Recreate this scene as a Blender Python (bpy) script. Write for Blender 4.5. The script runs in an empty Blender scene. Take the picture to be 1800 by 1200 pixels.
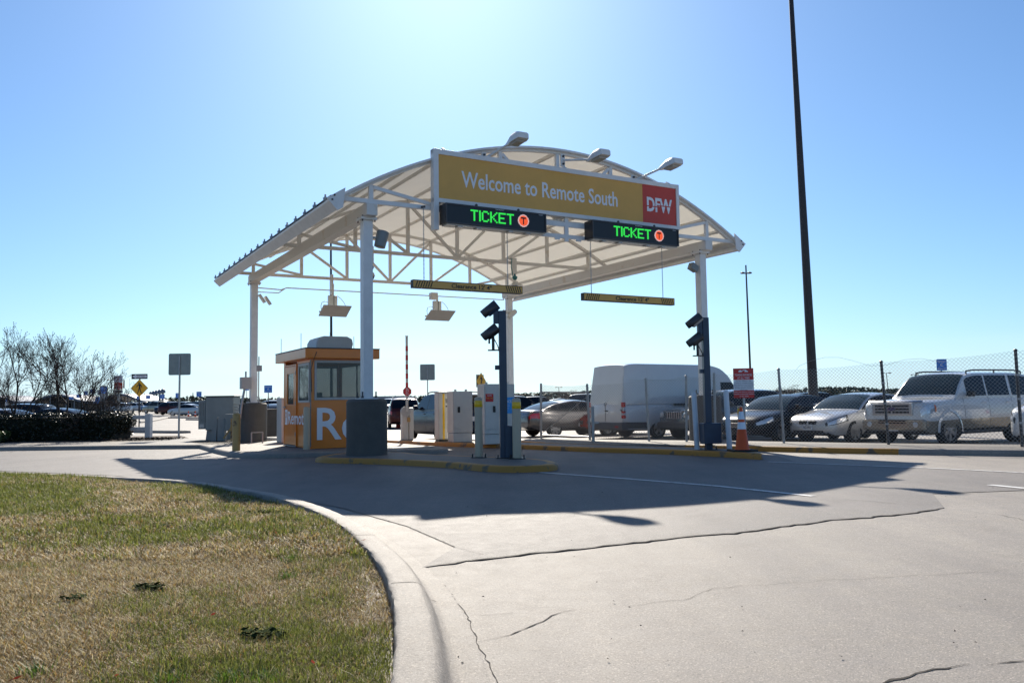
import bpy, bmesh, math, random
import numpy as np
from mathutils import Vector, Matrix, Euler
random.seed(7); rng = np.random.default_rng(7)
SC = bpy.context.scene
COL = SC.collection
# ---------------------------------------------------------------- camera
FPX, PITCH, ROLL, EYE = 1476.4, .0729, -.0145, 1.15
cp, sp, cr, sr = math.cos(PITCH), math.sin(PITCH), math.cos(ROLL), math.sin(ROLL)
FW = Vector((0, cp, sp)); UP0 = Vector((0, -sp, cp)); RT0 = Vector((1, 0, 0))
RT = cr*RT0 + sr*UP0; UPV = -sr*RT0 + cr*UP0
cam_d = bpy.data.cameras.new('camera'); cam = bpy.data.objects.new('camera', cam_d); COL.objects.link(cam)
cam_d.sensor_width = 36; cam_d.lens = 36*FPX/1800; cam_d.clip_end = 6000; cam_d.clip_start = .1
cam.matrix_world = Matrix(((RT.x, UPV.x, -FW.x, 0), (RT.y, UPV.y, -FW.y, 0), (RT.z, UPV.z, -FW.z, EYE), (0, 0, 0, 1)))
SC.camera = cam
# ---------------------------------------------------------------- light
SUN_AZ, SUN_EL = -.0796, math.radians(33.2)
sun_dir = Vector((math.sin(SUN_AZ)*math.cos(SUN_EL), math.cos(SUN_AZ)*math.cos(SUN_EL), math.sin(SUN_EL)))
ld = bpy.data.lights.new('sun', 'SUN'); ld.energy = 5.0; ld.angle = math.radians(.53); ld.color = (1, .92, .80)
lo = bpy.data.objects.new('sun', ld); COL.objects.link(lo)
lo.rotation_euler = sun_dir.to_track_quat('Z', 'Y').to_euler()
W = bpy.data.worlds.new('World'); SC.world = W; W.use_nodes = True
nt = W.node_tree; N = nt.nodes; bg = N['Background']
sky = N.new('ShaderNodeTexSky'); sky.sky_type = 'NISHITA'; sky.sun_disc = False
sky.sun_elevation = SUN_EL; sky.sun_rotation = SUN_AZ
sky.air_density = 1.0; sky.dust_density = .6; sky.ozone_density = 3.0; sky.altitude = 180
# thin low cloud bank far away
tc = N.new('ShaderNodeTexCoord'); sx = N.new('ShaderNodeSeparateXYZ')
nt.links.new(tc.outputs['Generated'], sx.inputs[0])
mp = N.new('ShaderNodeMapping'); mp.inputs['Scale'].default_value = (2.2, 2.2, 26)
nt.links.new(tc.outputs['Generated'], mp.inputs[0])
cn = N.new('ShaderNodeTexNoise'); cn.inputs['Scale'].default_value = 1.7; cn.inputs['Detail'].default_value = 7
nt.links.new(mp.outputs[0], cn.inputs['Vector'])
ad = N.new('ShaderNodeMath'); ad.operation = 'MULTIPLY_ADD'; ad.inputs[1].default_value = .035
nt.links.new(cn.outputs['Fac'], ad.inputs[0]); nt.links.new(sx.outputs['Z'], ad.inputs[2])
mr = N.new('ShaderNodeMapRange'); mr.interpolation_type = 'SMOOTHSTEP'
mr.inputs['From Min'].default_value = .088; mr.inputs['From Max'].default_value = .046
mr.inputs['To Min'].default_value = 0; mr.inputs['To Max'].default_value = .45
nt.links.new(ad.outputs[0], mr.inputs['Value'])
mx = N.new('ShaderNodeMixRGB'); mx.inputs[2].default_value = (9.0, 9.6, 10.2, 1)
nt.links.new(mr.outputs[0], mx.inputs[0]); nt.links.new(sky.outputs[0], mx.inputs[1]); 
tn = N.new('ShaderNodeMixRGB'); tn.blend_type = 'MULTIPLY'; tn.inputs[0].default_value = 1; tn.inputs[2].default_value = (.67, .90, 1.11, 1)
nt.links.new(mx.outputs[0], tn.inputs[1]); nt.links.new(tn.outputs[0], bg.inputs[0])
bg.inputs[1].default_value = .070
SC.view_settings.view_transform = 'Standard'; SC.view_settings.look = 'None'
SC.view_settings.gamma = 1; SC.view_settings.use_curve_mapping = False
SC.view_settings.exposure = .72

# ---------------------------------------------------------------- layout helpers (pixel of the 1800 px photograph -> place)
O = Vector((0, 0, EYE))
def ray(x, y): return FW + RT*((x-900)/FPX) - UPV*((y-600)/FPX)
def gz(y):
    return -.2*min(1, max(0, (y-7)/27)) + .0068*max(0, min(y, 160)-50)
def gp(x, y, h=0):            # point on the ground (plus height h) under a pixel
    d = ray(x, y); z = h
    for _ in range(12):
        t = (z-EYE)/d.z if d.z < -1e-5 else 4000
        P = O + d*t; z = gz(P.y)+h
    return P
def at(x, y, Y):
    d = ray(x, y); return O + d*(Y/d.y)
YAW = .5191
F0 = Vector((-4.3256, 24.9368, 0))*EYE/1.5
UX = Vector((math.cos(YAW), math.sin(YAW), 0)); VX = Vector((-math.sin(YAW), math.cos(YAW), 0))
CW, CL, CH = 10.158, 11.296, 5.5
def l2w(a, d, z=0): return F0 + UX*a + VX*d + Vector((0, 0, z))
def w2l(P): q = Vector(P)-F0; return q.dot(UX), q.dot(VX), P[2]
def onD(x, y, D):
    r = ray(x, y); t = ((F0-O).dot(VX)+D)/r.dot(VX); return w2l(O+r*t)

# ---------------------------------------------------------------- mesh helper
def frame(p, q, up=(0, 0, 1)):
    p = Vector(p); q = Vector(q); d = (q-p)
    L = d.length; d = d/L; up = Vector(up)
    if abs(d.dot(up)) > .999: up = Vector((0, 1, 0)) if abs(d.y) < .9 else Vector((1, 0, 0))
    s = d.cross(up).normalized(); t = s.cross(d).normalized()
    return p, q, d, s, t
class MB:
    def __init__(self): self.v = []; self.f = []; self.m = []; self.mi = 0
    def add(self, vs, fs):
        o = len(self.v); self.v += [tuple(x) for x in vs]; self.f += [tuple(i+o for i in f) for f in fs]; self.m += [self.mi]*len(fs); return self
    def box(self, x0, y0, z0, x1, y1, z1, M=None):
        vs = [Vector(p) for p in ((x0,y0,z0),(x1,y0,z0),(x1,y1,z0),(x0,y1,z0),(x0,y0,z1),(x1,y0,z1),(x1,y1,z1),(x0,y1,z1))]
        if M is not None: vs = [M @ p for p in vs]
        return self.add(vs, ((0,3,2,1),(4,5,6,7),(0,1,5,4),(1,2,6,5),(2,3,7,6),(3,0,4,7)))
    def bar(self, p, q, w, h, up=(0, 0, 1)):
        p, q, d, s, t = frame(p, q, up); vs = []
        for P in (p, q):
            for a, b in ((-1,-1),(1,-1),(1,1),(-1,1)): vs.append(P + s*a*w/2 + t*b*h/2)
        return self.add(vs, ((0,1,2,3),(7,6,5,4),(0,4,5,1),(1,5,6,2),(2,6,7,3),(3,7,4,0)))
    def tube(self, p, q, r, n=8, r2=None, cap=True):
        p, q, d, s, t = frame(p, q); r2 = r if r2 is None else r2; vs = []
        for P, R in ((p, r), (q, r2)):
            for k in range(n):
                a = 2*math.pi*k/n; vs.append(P + s*math.cos(a)*R + t*math.sin(a)*R)
        fs = [(k, (k+1) % n, n+(k+1) % n, n+k) for k in range(n)]
        if cap: fs += [tuple(range(n-1, -1, -1)), tuple(range(n, 2*n))]
        return self.add(vs, fs)
    def path(self, pts, r, n=6):
        for i in range(len(pts)-1): self.tube(pts[i], pts[i+1], r, n)
        return self
    def lathe(self, prof, n=20, M=None, c=(0, 0, 0)):       # prof: (r, z)
        vs = []; c = Vector(c)
        for r, z in prof:
            for k in range(n):
                a = 2*math.pi*(k+.5)/n; p = Vector((r*math.cos(a), r*math.sin(a), z)); vs.append((M @ p if M is not None else p)+c)
        fs = []
        for i in range(len(prof)-1):
            for k in range(n): fs.append((i*n+k, i*n+(k+1) % n, (i+1)*n+(k+1) % n, (i+1)*n+k))
        fs += [tuple(range(n-1, -1, -1)), tuple((len(prof)-1)*n+k for k in range(n))]
        return self.add(vs, fs)
    def prism(self, poly, z0, z1, M=None):                  # poly in xy
        n = len(poly); vs = [Vector((x, y, z0)) for x, y in poly]+[Vector((x, y, z1)) for x, y in poly]
        if M is not None: vs = [M @ p for p in vs]
        fs = [tuple(range(n-1, -1, -1)), tuple(range(n, 2*n))]+[(k, (k+1) % n, n+(k+1) % n, n+k) for k in range(n)]
        return self.add(vs, fs)
    def grid(self, rows, close=False):
        n = len(rows[0]); vs = [p for r in rows for p in r]; fs = []
        for i in range(len(rows)-1):
            for k in range(n if close else n-1): fs.append((i*n+k, i*n+(k+1) % n, (i+1)*n+(k+1) % n, (i+1)*n+k))
        return self.add(vs, fs)
    def build(self, name, mat, parent=None, smooth=None, bev=0, fix=False):
        me = bpy.data.meshes.new(name); me.from_pydata([tuple(v) for v in self.v], [], self.f)
        mats = mat if isinstance(mat, (list, tuple)) else [mat]
        for m in mats: me.materials.append(m)
        if len(mats) > 1: me.polygons.foreach_set('material_index', self.m)
        if fix:
            b = bmesh.new(); b.from_mesh(me); bmesh.ops.remove_doubles(b, verts=b.verts, dist=1e-5); bmesh.ops.recalc_face_normals(b, faces=b.faces); b.to_mesh(me); b.free()
        me.validate()
        if smooth is not None:
            me.polygons.foreach_set('use_smooth', [True]*len(me.polygons)); me.set_sharp_from_angle(angle=math.radians(smooth))
        o = bpy.data.objects.new(name, me); COL.objects.link(o)
        if parent is not None: o.parent = parent
        if bev:
            md = o.modifiers.new('bevel', 'BEVEL'); md.width = bev; md.segments = 2; md.limit_method = 'ANGLE'; md.angle_limit = math.radians(40)
        return o
def empty(name, loc, rz=0, label=None, cat=None, group=None, rot=None):
    o = bpy.data.objects.new(name, None); COL.objects.link(o); o.location = loc
    o.rotation_euler = rot if rot is not None else (0, 0, rz); o.empty_display_size = .2
    tag(o, label, cat, group); return o
def tag(o, label=None, cat=None, group=None, kind=None):
    if label: o['label'] = label
    if cat: o['category'] = cat
    if group: o['group'] = group
    if kind: o['kind'] = kind
    return o
def kids(o, _c={}):
    return [c for c in bpy.data.objects if c.parent == o]
def dup(root, loc, rz, label=None, group=None, paint=None):
    def rec(o, par):
        c = o.copy(); COL.objects.link(c)
        if par is not None: c.parent = par
        if paint:
            for s in c.material_slots:
                if s.material in paint: m = s.material; s.link = 'OBJECT'; s.material = paint[m]
        for k in kids(o): rec(k, c)
        return c
    r = rec(root, None); r.location = loc; r.rotation_euler = (0, 0, rz)
    if label: r['label'] = label
    if group: r['group'] = group
    return r

# ---------------------------------------------------------------- materials
def mat(name, c, rough=.6, metal=0, var=.12, scale=3, bump=0, bscale=40, c2=None, spec=.5, thr=None, detail=6, coat=0, stretch=None, trans=0):
    m = bpy.data.materials.new(name); m.use_nodes = True; t = m.node_tree; n = t.nodes; b = n['Principled BSDF']
    b.inputs['Roughness'].default_value = rough; b.inputs['Metallic'].default_value = metal
    b.inputs['Specular IOR Level'].default_value = spec; b.inputs['Coat Weight'].default_value = coat
    b.inputs['Coat Roughness'].default_value = .04
    tc = n.new('ShaderNodeTexCoord'); src = tc.outputs['Object']
    if stretch:
        mp = n.new('ShaderNodeMapping'); mp.inputs['Scale'].default_value = stretch; t.links.new(src, mp.inputs[0]); src = mp.outputs[0]
    nz = n.new('ShaderNodeTexNoise'); nz.inputs['Scale'].default_value = scale; nz.inputs['Detail'].default_value = detail; nz.inputs['Roughness'].default_value = .62
    t.links.new(src, nz.inputs['Vector'])
    r = n.new('ShaderNodeValToRGB'); t.links.new(nz.outputs['Fac'], r.inputs[0])
    if c2 is None:
        r.color_ramp.elements[0].position = .3; r.color_ramp.elements[1].position = .7
        r.color_ramp.elements[0].color = tuple(x*(1-var) for x in c)+(1,); r.color_ramp.elements[1].color = tuple(min(1, x*(1+var)) for x in c)+(1,)
    else:
        th = thr or .5
        r.color_ramp.elements[0].position = th-.03; r.color_ramp.elements[1].position = th+.03
        r.color_ramp.elements[0].color = tuple(c)+(1,); r.color_ramp.elements[1].color = tuple(c2)+(1,)
    t.links.new(r.outputs[0], b.inputs['Base Color'])
    if bump:
        nb = n.new('ShaderNodeTexNoise'); nb.inputs['Scale'].default_value = bscale; nb.inputs['Detail'].default_value = 5; t.links.new(src, nb.inputs['Vector'])
        bp = n.new('ShaderNodeBump'); bp.inputs['Strength'].default_value = bump; bp.inputs['Distance'].default_value = .01
        t.links.new(nb.outputs['Fac'], bp.inputs['Height']); t.links.new(bp.outputs[0], b.inputs['Normal'])
    if trans:
        tl = n.new('ShaderNodeBsdfTranslucent'); tl.inputs[0].default_value = tuple(c)+(1,)
        ms = n.new('ShaderNodeMixShader'); ms.inputs[0].default_value = trans
        t.links.new(b.outputs[0], ms.inputs[1]); t.links.new(tl.outputs[0], ms.inputs[2]); t.links.new(ms.outputs[0], n['Material Output'].inputs[0])
    return m
def emis(name, c, s):
    m = bpy.data.materials.new(name); m.use_nodes = True; b = m.node_tree.nodes['Principled BSDF']
    b.inputs['Base Color'].default_value = tuple(x*.3 for x in c)+(1,); b.inputs['Emission Color'].default_value = tuple(c)+(1,); b.inputs['Emission Strength'].default_value = s
    return m
def concrete(name, c=(.40, .375, .345), fine=.5, lane=False, speck=True):
    m = bpy.data.materials.new(name); m.use_nodes = True; t = m.node_tree; n = t.nodes; b = n['Principled BSDF']; L = t.links.new
    tc = n.new('ShaderNodeTexCoord')
    def noise(s, d=6, ro=.6, st=None):
        z = n.new('ShaderNodeTexNoise'); z.inputs['Scale'].default_value = s; z.inputs['Detail'].default_value = d; z.inputs['Roughness'].default_value = ro
        if st:
            mp = n.new('ShaderNodeMapping'); mp.inputs['Scale'].default_value = st; mp.inputs['Rotation'].default_value = (0, 0, YAW); L(tc.outputs['Object'], mp.inputs[0]); L(mp.outputs[0], z.inputs['Vector'])
        else: L(tc.outputs['Object'], z.inputs['Vector'])
        return z
    a = noise(.35, 8, .65); f = noise(95, 5, .9); g = noise(5, 8, .7); st = noise(1.3, 6, .6, (1.6, .22, 1))
    def ramp(src, p0, c0, p1, c1):
        r = n.new('ShaderNodeValToRGB'); r.color_ramp.elements[0].position = p0; r.color_ramp.elements[1].position = p1
        r.color_ramp.elements[0].color = (*c0, 1); r.color_ramp.elements[1].color = (*c1, 1); L(src, r.inputs[0]); return r
    base = ramp(a.outputs['Fac'], .32, tuple(x*.86 for x in c), .68, tuple(x*1.1 for x in c))
    def mul(x, y, fac=1):
        q = n.new('ShaderNodeMixRGB'); q.blend_type = 'MULTIPLY'; q.inputs[0].default_value = fac; L(x, q.inputs[1]); L(y, q.inputs[2]); return q.outputs[0]
    r1 = ramp(f.outputs['Fac'], .36, (.45, .45, .46), .60, (1.22, 1.22, 1.22))
    r2 = ramp(g.outputs['Fac'], .3, (.82, .82, .84), .7, (1.08, 1.07, 1.05))
    r3 = ramp(st.outputs['Fac'], .35, (.84, .84, .86), .65, (1.06, 1.06, 1.05))
    o = mul(mul(mul(base.outputs[0], r1.outputs[0], fine), r2.outputs[0], .8), r3.outputs[0], .8 if lane else .3)
    # dark pits
    vo = n.new('ShaderNodeTexVoronoi'); vo.inputs['Scale'].default_value = 30; L(tc.outputs['Object'], vo.inputs['Vector'])
    r4 = ramp(vo.outputs['Distance'], .05, (.35, .33, .3), .12, (1, 1, 1)); o = mul(o, r4.outputs[0], .5)
    v2 = n.new('ShaderNodeTexVoronoi'); v2.inputs['Scale'].default_value = 130; L(tc.outputs['Object'], v2.inputs['Vector'])
    sc_ = n.new('ShaderNodeSeparateColor'); L(v2.outputs['Color'], sc_.inputs[0])
    r5 = ramp(sc_.outputs[0], .84, (1, 1, 1), .97, (1.5, 1.47, 1.43)); o = mul(o, r5.outputs[0], 1) if speck else o
    r6 = ramp(sc_.outputs[1], .03, (.45, .45, .45), .12, (1, 1, 1)); o = mul(o, r6.outputs[0], .5 if speck else .2)
    so_ = noise(.9, 5, .7); r7 = ramp(so_.outputs['Fac'], .28, (.72, .71, .70), .42, (1, 1, 1)); o = mul(o, r7.outputs[0], .6)
    L(o, b.inputs['Base Color'])
    rr = n.new('ShaderNodeMapRange'); rr.inputs['To Min'].default_value = .55; rr.inputs['To Max'].default_value = .80; L(g.outputs['Fac'], rr.inputs['Value']); L(rr.outputs[0], b.inputs['Roughness'])
    b.inputs['Specular IOR Level'].default_value = .30
    bn = noise(110, 3, .8); b1 = n.new('ShaderNodeBump'); b1.inputs['Strength'].default_value = .9; b1.inputs['Distance'].default_value = .006; L(bn.outputs['Fac'], b1.inputs['Height'])
    b2 = n.new('ShaderNodeBump'); b2.inputs['Strength'].default_value = .25; b2.inputs['Distance'].default_value = .02; L(g.outputs['Fac'], b2.inputs['Height']); L(b1.outputs[0], b2.inputs['Normal'])
    L(b2.outputs[0], b.inputs['Normal'])
    return m
def glass(name, tint=(.02, .03, .035), alpha=.75, rough=.02, spec=.4):
    m = bpy.data.materials.new(name); m.use_nodes = True; t = m.node_tree; n = t.nodes; b = n['Principled BSDF']
    b.inputs['Base Color'].default_value = (*tint, 1); b.inputs['Roughness'].default_value = rough; b.inputs['Specular IOR Level'].default_value = spec
    b.inputs['Alpha'].default_value = alpha
    return m
M = {}
M['road'] = concrete('road_concrete', (.29, .262, .228), .7, True)
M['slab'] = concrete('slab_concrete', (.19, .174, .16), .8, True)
M['kerb'] = concrete('kerb_concrete', (.29, .262, .228), .7)
M['base'] = concrete('base_concrete', (.12, .112, .10), .5, False, False)
M['walk'] = concrete('walk_concrete', (.19, .175, .155), .4)
M['crack'] = mat('crack_soil', (.022, .017, .012), .95, bump=.5)
M['white'] = mat('white_painted_steel', (.72, .72, .71), .42, var=.07, scale=4, bump=.03)
M['rustwhite'] = mat('weathered_white_steel', (.68, .66, .62), .5, scale=2.2, c2=(.62, .56, .47), thr=.63)
M['membrane'] = mat('roof_membrane', (.86, .84, .79), .7, var=.05, scale=1.2, trans=.5, bump=.25, bscale=1.6)
M['roadpaint'] = mat('worn_road_paint', (.62, .61, .58), .6, scale=9, c2=(.38, .36, .33), thr=.58)
M['yellow'] = mat('worn_yellow_paint', (.42, .19, .025), .6, scale=3.1, c2=(.15, .10, .055), thr=.58, bump=.3, bscale=15)
M['bollard'] = mat('cream_bollard_paint', (.52, .41, .28), .45, scale=9, c2=(.28, .22, .12), thr=.68)
M['bollardold'] = mat('rusty_bollard_paint', (.44, .27, .09), .5, scale=6, c2=(.13, .06, .03), thr=.60)
M['tape'] = mat('yellow_reflective_tape', (.85, .50, .015), .3)
M['whiteb'] = mat('white_bollard_paint', (.62, .63, .66), .4, var=.06)
M['blue'] = mat('blue_steel', (.016, .038, .075), .4, var=.15, scale=6)
M['teal'] = mat('teal_paint', (.03, .18, .19), .4)
M['black'] = mat('black_plastic', (.012, .012, .014), .4)
M['dark'] = mat('dark_grey_metal', (.05, .05, .055), .45)
M['pole'] = mat('dark_bronze_pole', (.022, .017, .017), .5)
M['grey'] = mat('grey_painted_metal', (.20, .22, .22), .45, var=.1)
M['lgrey'] = mat('light_grey_metal', (.42, .42, .41), .42, var=.07)
M['cabinet'] = mat('ivory_cabinet_metal', (.58, .57, .53), .4, var=.06)
M['galv'] = mat('galvanised_steel', (.34, .35, .36), .42, metal=.6, var=.15, scale=12)
M['wire'] = mat('galvanised_wire', (.36, .36, .35), .45, metal=.5)
M['signback'] = mat('sign_back_aluminium', (.24, .27, .26), .45, metal=.3)
M['signyellow'] = mat('sign_ochre_vinyl', (.68, .375, .08), .35, var=.04)
M['signred'] = mat('sign_red_vinyl', (.55, .055, .03), .35, var=.04)
M['print'] = mat('white_print', (.78, .80, .84), .4, var=.02)
M['ledcase'] = mat('led_case', (.010, .012, .016), .35)
M['ledgreen'] = emis('green_led', (.05, 1, .12), .42)
M['ledred'] = emis('red_led', (1, .14, .05), .5)
M['ledwhite'] = emis('pale_led', (.8, .55, .55), .45)
M['orange'] = mat('orange_booth_paint', (.70, .19, .007), .3, var=.07, scale=2, coat=.3)
M['hazblack'] = mat('black_print', (.015, .015, .015), .5)
M['red'] = mat('red_paint', (.52, .015, .015), .4)
M['signblue'] = mat('sign_blue', (.02, .16, .55), .35, var=.03)
M['noticeblue'] = mat('notice_blue', (.02, .30, .75), .35, var=.03)
M['diamond'] = mat('sign_amber', (.85, .42, .01), .4, var=.04)
M['cone'] = mat('cone_orange', (.75, .10, .015), .45)
M['rubber'] = mat('rubber', (.015, .015, .015), .8)
M['booglass'] = glass('booth_glass', (.06, .10, .10), .5)
M['carglass'] = glass('car_glass', (.004, .007, .013), 1, .02, .22)
M['shieldglass'] = glass('windscreen_glass', (.02, .032, .034), 1, .02, .3)
M['chrome'] = mat('chrome', (.50, .51, .53), .3, metal=1, var=.03)
M['rim'] = mat('alloy', (.45, .45, .46), .28, metal=.8)
M['lens'] = mat('headlight_lens', (.55, .57, .6), .08, metal=.35, var=.25, scale=14, coat=1)
M['tail'] = mat('tail_lens', (.45, .012, .012), .1, coat=1, var=.25, scale=12)
M['amber'] = mat('amber_lens', (.65, .12, .02), .1, coat=1)
M['plate'] = mat('licence_plate', (.62, .63, .65), .4)
M['interior'] = mat('dark_interior', (.03, .03, .032), .8)
M['seam'] = mat('door_seam', (.012, .012, .013), .6)
def paint(name, c, metal=.3, rough=.22): return mat(name, c, rough, metal=metal, var=.03, coat=.9 if max(c) > .08 else .12, spec=.5 if max(c) > .08 else .3)
P = dict(silver=paint('silver_paint', (.48, .48, .48), .3, .3), taupe=paint('gunmetal_paint', (.13, .12, .12), .4), white=paint('white_paint', (.62, .63, .63), 0), navy=paint('navy_paint', (.008, .014, .04), 0),
         black=paint('black_paint', (.008, .009, .012), .2), red=paint('red_orange_paint', (.34, .035, .012), .3), maroon=paint('maroon_paint', (.07, .012, .012), .3),
         tan=paint('tan_paint', (.27, .23, .17), .4), grey=paint('grey_paint', (.10, .105, .11), .4), pearl=paint('pearl_white_paint', (.60, .61, .61), 0, .28),
         greige=paint('lower_tan_paint', (.30, .26, .20), .3), van=paint('van_white_paint', (.58, .59, .60), 0), blue=paint('blue_paint', (.02, .06, .16), .4),
         vinyl=mat('grey_bumper_plastic', (.045, .05, .06), .55))

# ---------------------------------------------------------------- text
def text(name, s, M4, w=None, h=None, material=None, parent=None, ex=.004, bold=0, align='CENTER', sxy=None):
    cu = bpy.data.curves.new('t', 'FONT'); cu.body = s; cu.align_x = align; cu.align_y = 'CENTER'; cu.extrude = ex; cu.offset = bold; cu.resolution_u = 3; cu.space_line = .95
    ob = bpy.data.objects.new('t', cu); COL.objects.link(ob)
    dg = bpy.context.evaluated_depsgraph_get(); me = bpy.data.meshes.new_from_object(ob.evaluated_get(dg)); bpy.data.objects.remove(ob); bpy.data.curves.remove(cu)
    co = np.array([v.co for v in me.vertices]); lo = co.min(0); hi = co.max(0); c = (lo+hi)/2
    kx = w/(hi[0]-lo[0]) if w else None; ky = h/(hi[1]-lo[1]) if h else None
    kx = kx or ky; ky = ky or kx
    for v in me.vertices:
        x = v.co.x-(c[0] if align == 'CENTER' else lo[0]); v.co = M4 @ Vector((x*kx, (v.co.y-c[1])*ky, v.co.z))
    me.materials.clear(); me.materials.append(material or M['print']); me.name = name
    o = bpy.data.objects.new(name, me); COL.objects.link(o)
    if parent is not None: o.parent = parent
    return o
def facing(x, y, z, rz=0):      # a text plane standing upright, facing local -Y (then turned by rz), at x,y,z
    return Matrix.Translation((x, y, z)) @ Matrix.Rotation(rz, 4, 'Z') @ Matrix.Rotation(math.pi/2, 4, 'X')
# ================================================================ GROUND
def sheet(pts, h, name, m, thick=0):          # flat polygon following the slope of the ground
    mb = MB(); n = len(pts)
    top = [(p[0], p[1], gz(p[1])+h) for p in pts]
    mb.add(top, [tuple(range(n))])
    o = mb.build(name, m, fix=False)
    b = bmesh.new(); b.from_mesh(o.data); bmesh.ops.recalc_face_normals(b, faces=b.faces)
    for f in b.faces:
        if f.normal.z < 0: f.normal_flip()
    b.to_mesh(o.data); b.free(); return o
ys = [-80, 0, 3, 7]+[7+27*i/18 for i in range(1, 19)]+[50, 80, 120, 160, 300, 1000, 3500]
xs = [-3500, -800, -200, -60, -30, -15, -5, 0, 5, 15, 30, 60, 200, 800, 3500]
g = MB(); g.grid([[(x, y, gz(y)) for x in xs] for y in ys]); ground = g.build('road', M['road']); tag(ground, kind='structure')
def wob(pts, amp=.02, step=.12, seed=1):
    r = random.Random(seed); out = []
    for i in range(len(pts)-1):
        a = Vector(pts[i]).xy; b = Vector(pts[i+1]).xy; n = max(1, int((b-a).length/step))
        for k in range(n):
            q = a.lerp(b, k/n); out.append(Vector((q.x+r.uniform(-amp, amp), q.y+r.uniform(-amp, amp))))
    out.append(Vector(pts[-1]).xy); return out
C1 = [gp(*p) for p in ((745,998),(800,990),(870,981),(950,972),(1020,965),(1100,957),(1195,945),(1290,938),(1400,923),(1475,913),(1530,910),(1600,903),(1660,893))]
C1w = wob(C1, .022, .09, 3)
far = [gp(*p) for p in ((1640,868),(1800,862),(1900,850),(1900,835),(1400,812),(1340,792),(1100,785),(680,772),(420,774),(350,786),(-300,792),(-300,829),(0,828),(200,836),(430,860),(520,878),(600,893),(715,925),(800,962))]
pt = [(p.x, p.y) for p in C1w]+[(p.x, p.y) for p in far]
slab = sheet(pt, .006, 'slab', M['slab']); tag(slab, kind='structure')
def crack(pts, w, name='crack', seed=1, h=.010, amp=.02, step=.08, m='crack'):
    q = wob(pts, amp, step, seed) if amp else [Vector(p).xy for p in pts]
    r = random.Random(seed+50); mb = MB(); rows = []
    for i, p in enumerate(q):
        a = q[max(0, i-1)]; b = q[min(len(q)-1, i+1)]; d = (b-a).normalized(); nn = Vector((-d.y, d.x))
        ends = min(1, i/4, (len(q)-1-i)/4) if amp else 1
        ww = w*(.35+r.random()*1.0)*max(.12, ends) if amp else w
        u = p+nn*ww*r.uniform(.3, .7) if amp else p+nn*w/2; l = p-nn*ww*r.uniform(.3, .7) if amp else p-nn*w/2
        rows.append([(u.x, u.y, gz(u.y)+h), (l.x, l.y, gz(l.y)+h)])
    mb.grid(rows); o = mb.build(name, M[m]); tag(o, kind='structure'); return o
crack(C1, .024, seed=3, amp=.022, step=.09)
crack([gp(*p) for p in ((1010,1072),(985,1077),(960,1087),(935,1100),(910,1112),(880,1118),(840,1128))], .010, seed=5, h=.003, amp=.012, step=.05)
crack([gp(*p) for p in ((1010,1072),(985,1067),(940,1068),(900,1072))], .004, seed=6, h=.003, amp=.012, step=.05)
crack([gp(*p) for p in ((1830,1157),(1800,1160),(1755,1166),(1735,1169))], .016, seed=7, h=.003, amp=.012, step=.05)
crack([gp(*p) for p in ((1710,1168),(1640,1176),(1590,1192),(1530,1204),(1500,1215))], .015, seed=8, h=.003, amp=.012, step=.05)
crack([gp(*p) for p in ((1800,1001),(1640,1010),(1500,1018),(1400,1023),(1260,1033),(1200,1054),(1120,1063),(1060,1070))], .003, seed=9, h=.003, amp=.02, step=.08)
crack([gp(*p) for p in ((745,998),(780,1030),(820,1080),(845,1140),(875,1200),(890,1240))], .006, seed=10, h=.003, amp=.01, step=.05)
crack([gp(*p) for p in ((560,885),(600,893),(715,925),(800,962),(870,983))], .003, seed=11, h=.011, amp=.012, step=.08)
crack([gp(*p) for p in ((1420,878),(1500,880),(1560,885),(1640,890),(1680,893))], .012, seed=12, h=.011, amp=.04, step=.15)
crack([gp(*p) for p in ((1660,893),(1760,905),(1850,925))], .006, seed=13, h=.003, amp=.03, step=.12)
crack([gp(*p) for p in ((820,1083),(900,1078),(960,1075))], .004, seed=14, h=.003, amp=.012, step=.05)
# painted lane lines
def line(pp, w, h=.012):
    o = crack([gp(*p) for p in pp], w, 'lane_line', amp=0, h=h, m='roadpaint'); return o
line(((950,831),(1100,842),(1260,855),(1430,873)), .11)
line(((1350,812),(1500,818),(1650,824),(1850,834)), .10)
line(((1740,853),(1800,859),(1860,865)), .13)
# twigs and debris on the concrete
mb = MB(); r = random.Random(4)
for _ in range(40):
    x = r.uniform(760, 1790); y = r.uniform(830, 1190); p = gp(x, y, .012); s = r.uniform(.004, .012); a = r.uniform(0, 6.3)
    d = Vector((math.cos(a), math.sin(a), 0))*s; e = Vector((-d.y, d.x, 0))*r.uniform(.2, .7)
    mb.add([p-d, p-e+Vector((0, 0, .006)), p+d, p+e], ((0, 1, 2, 3),))
tag(mb.build('leaf_litter', M['crack']), 'small dark bits of leaf and grit scattered over the concrete', 'litter', kind='stuff')

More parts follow.
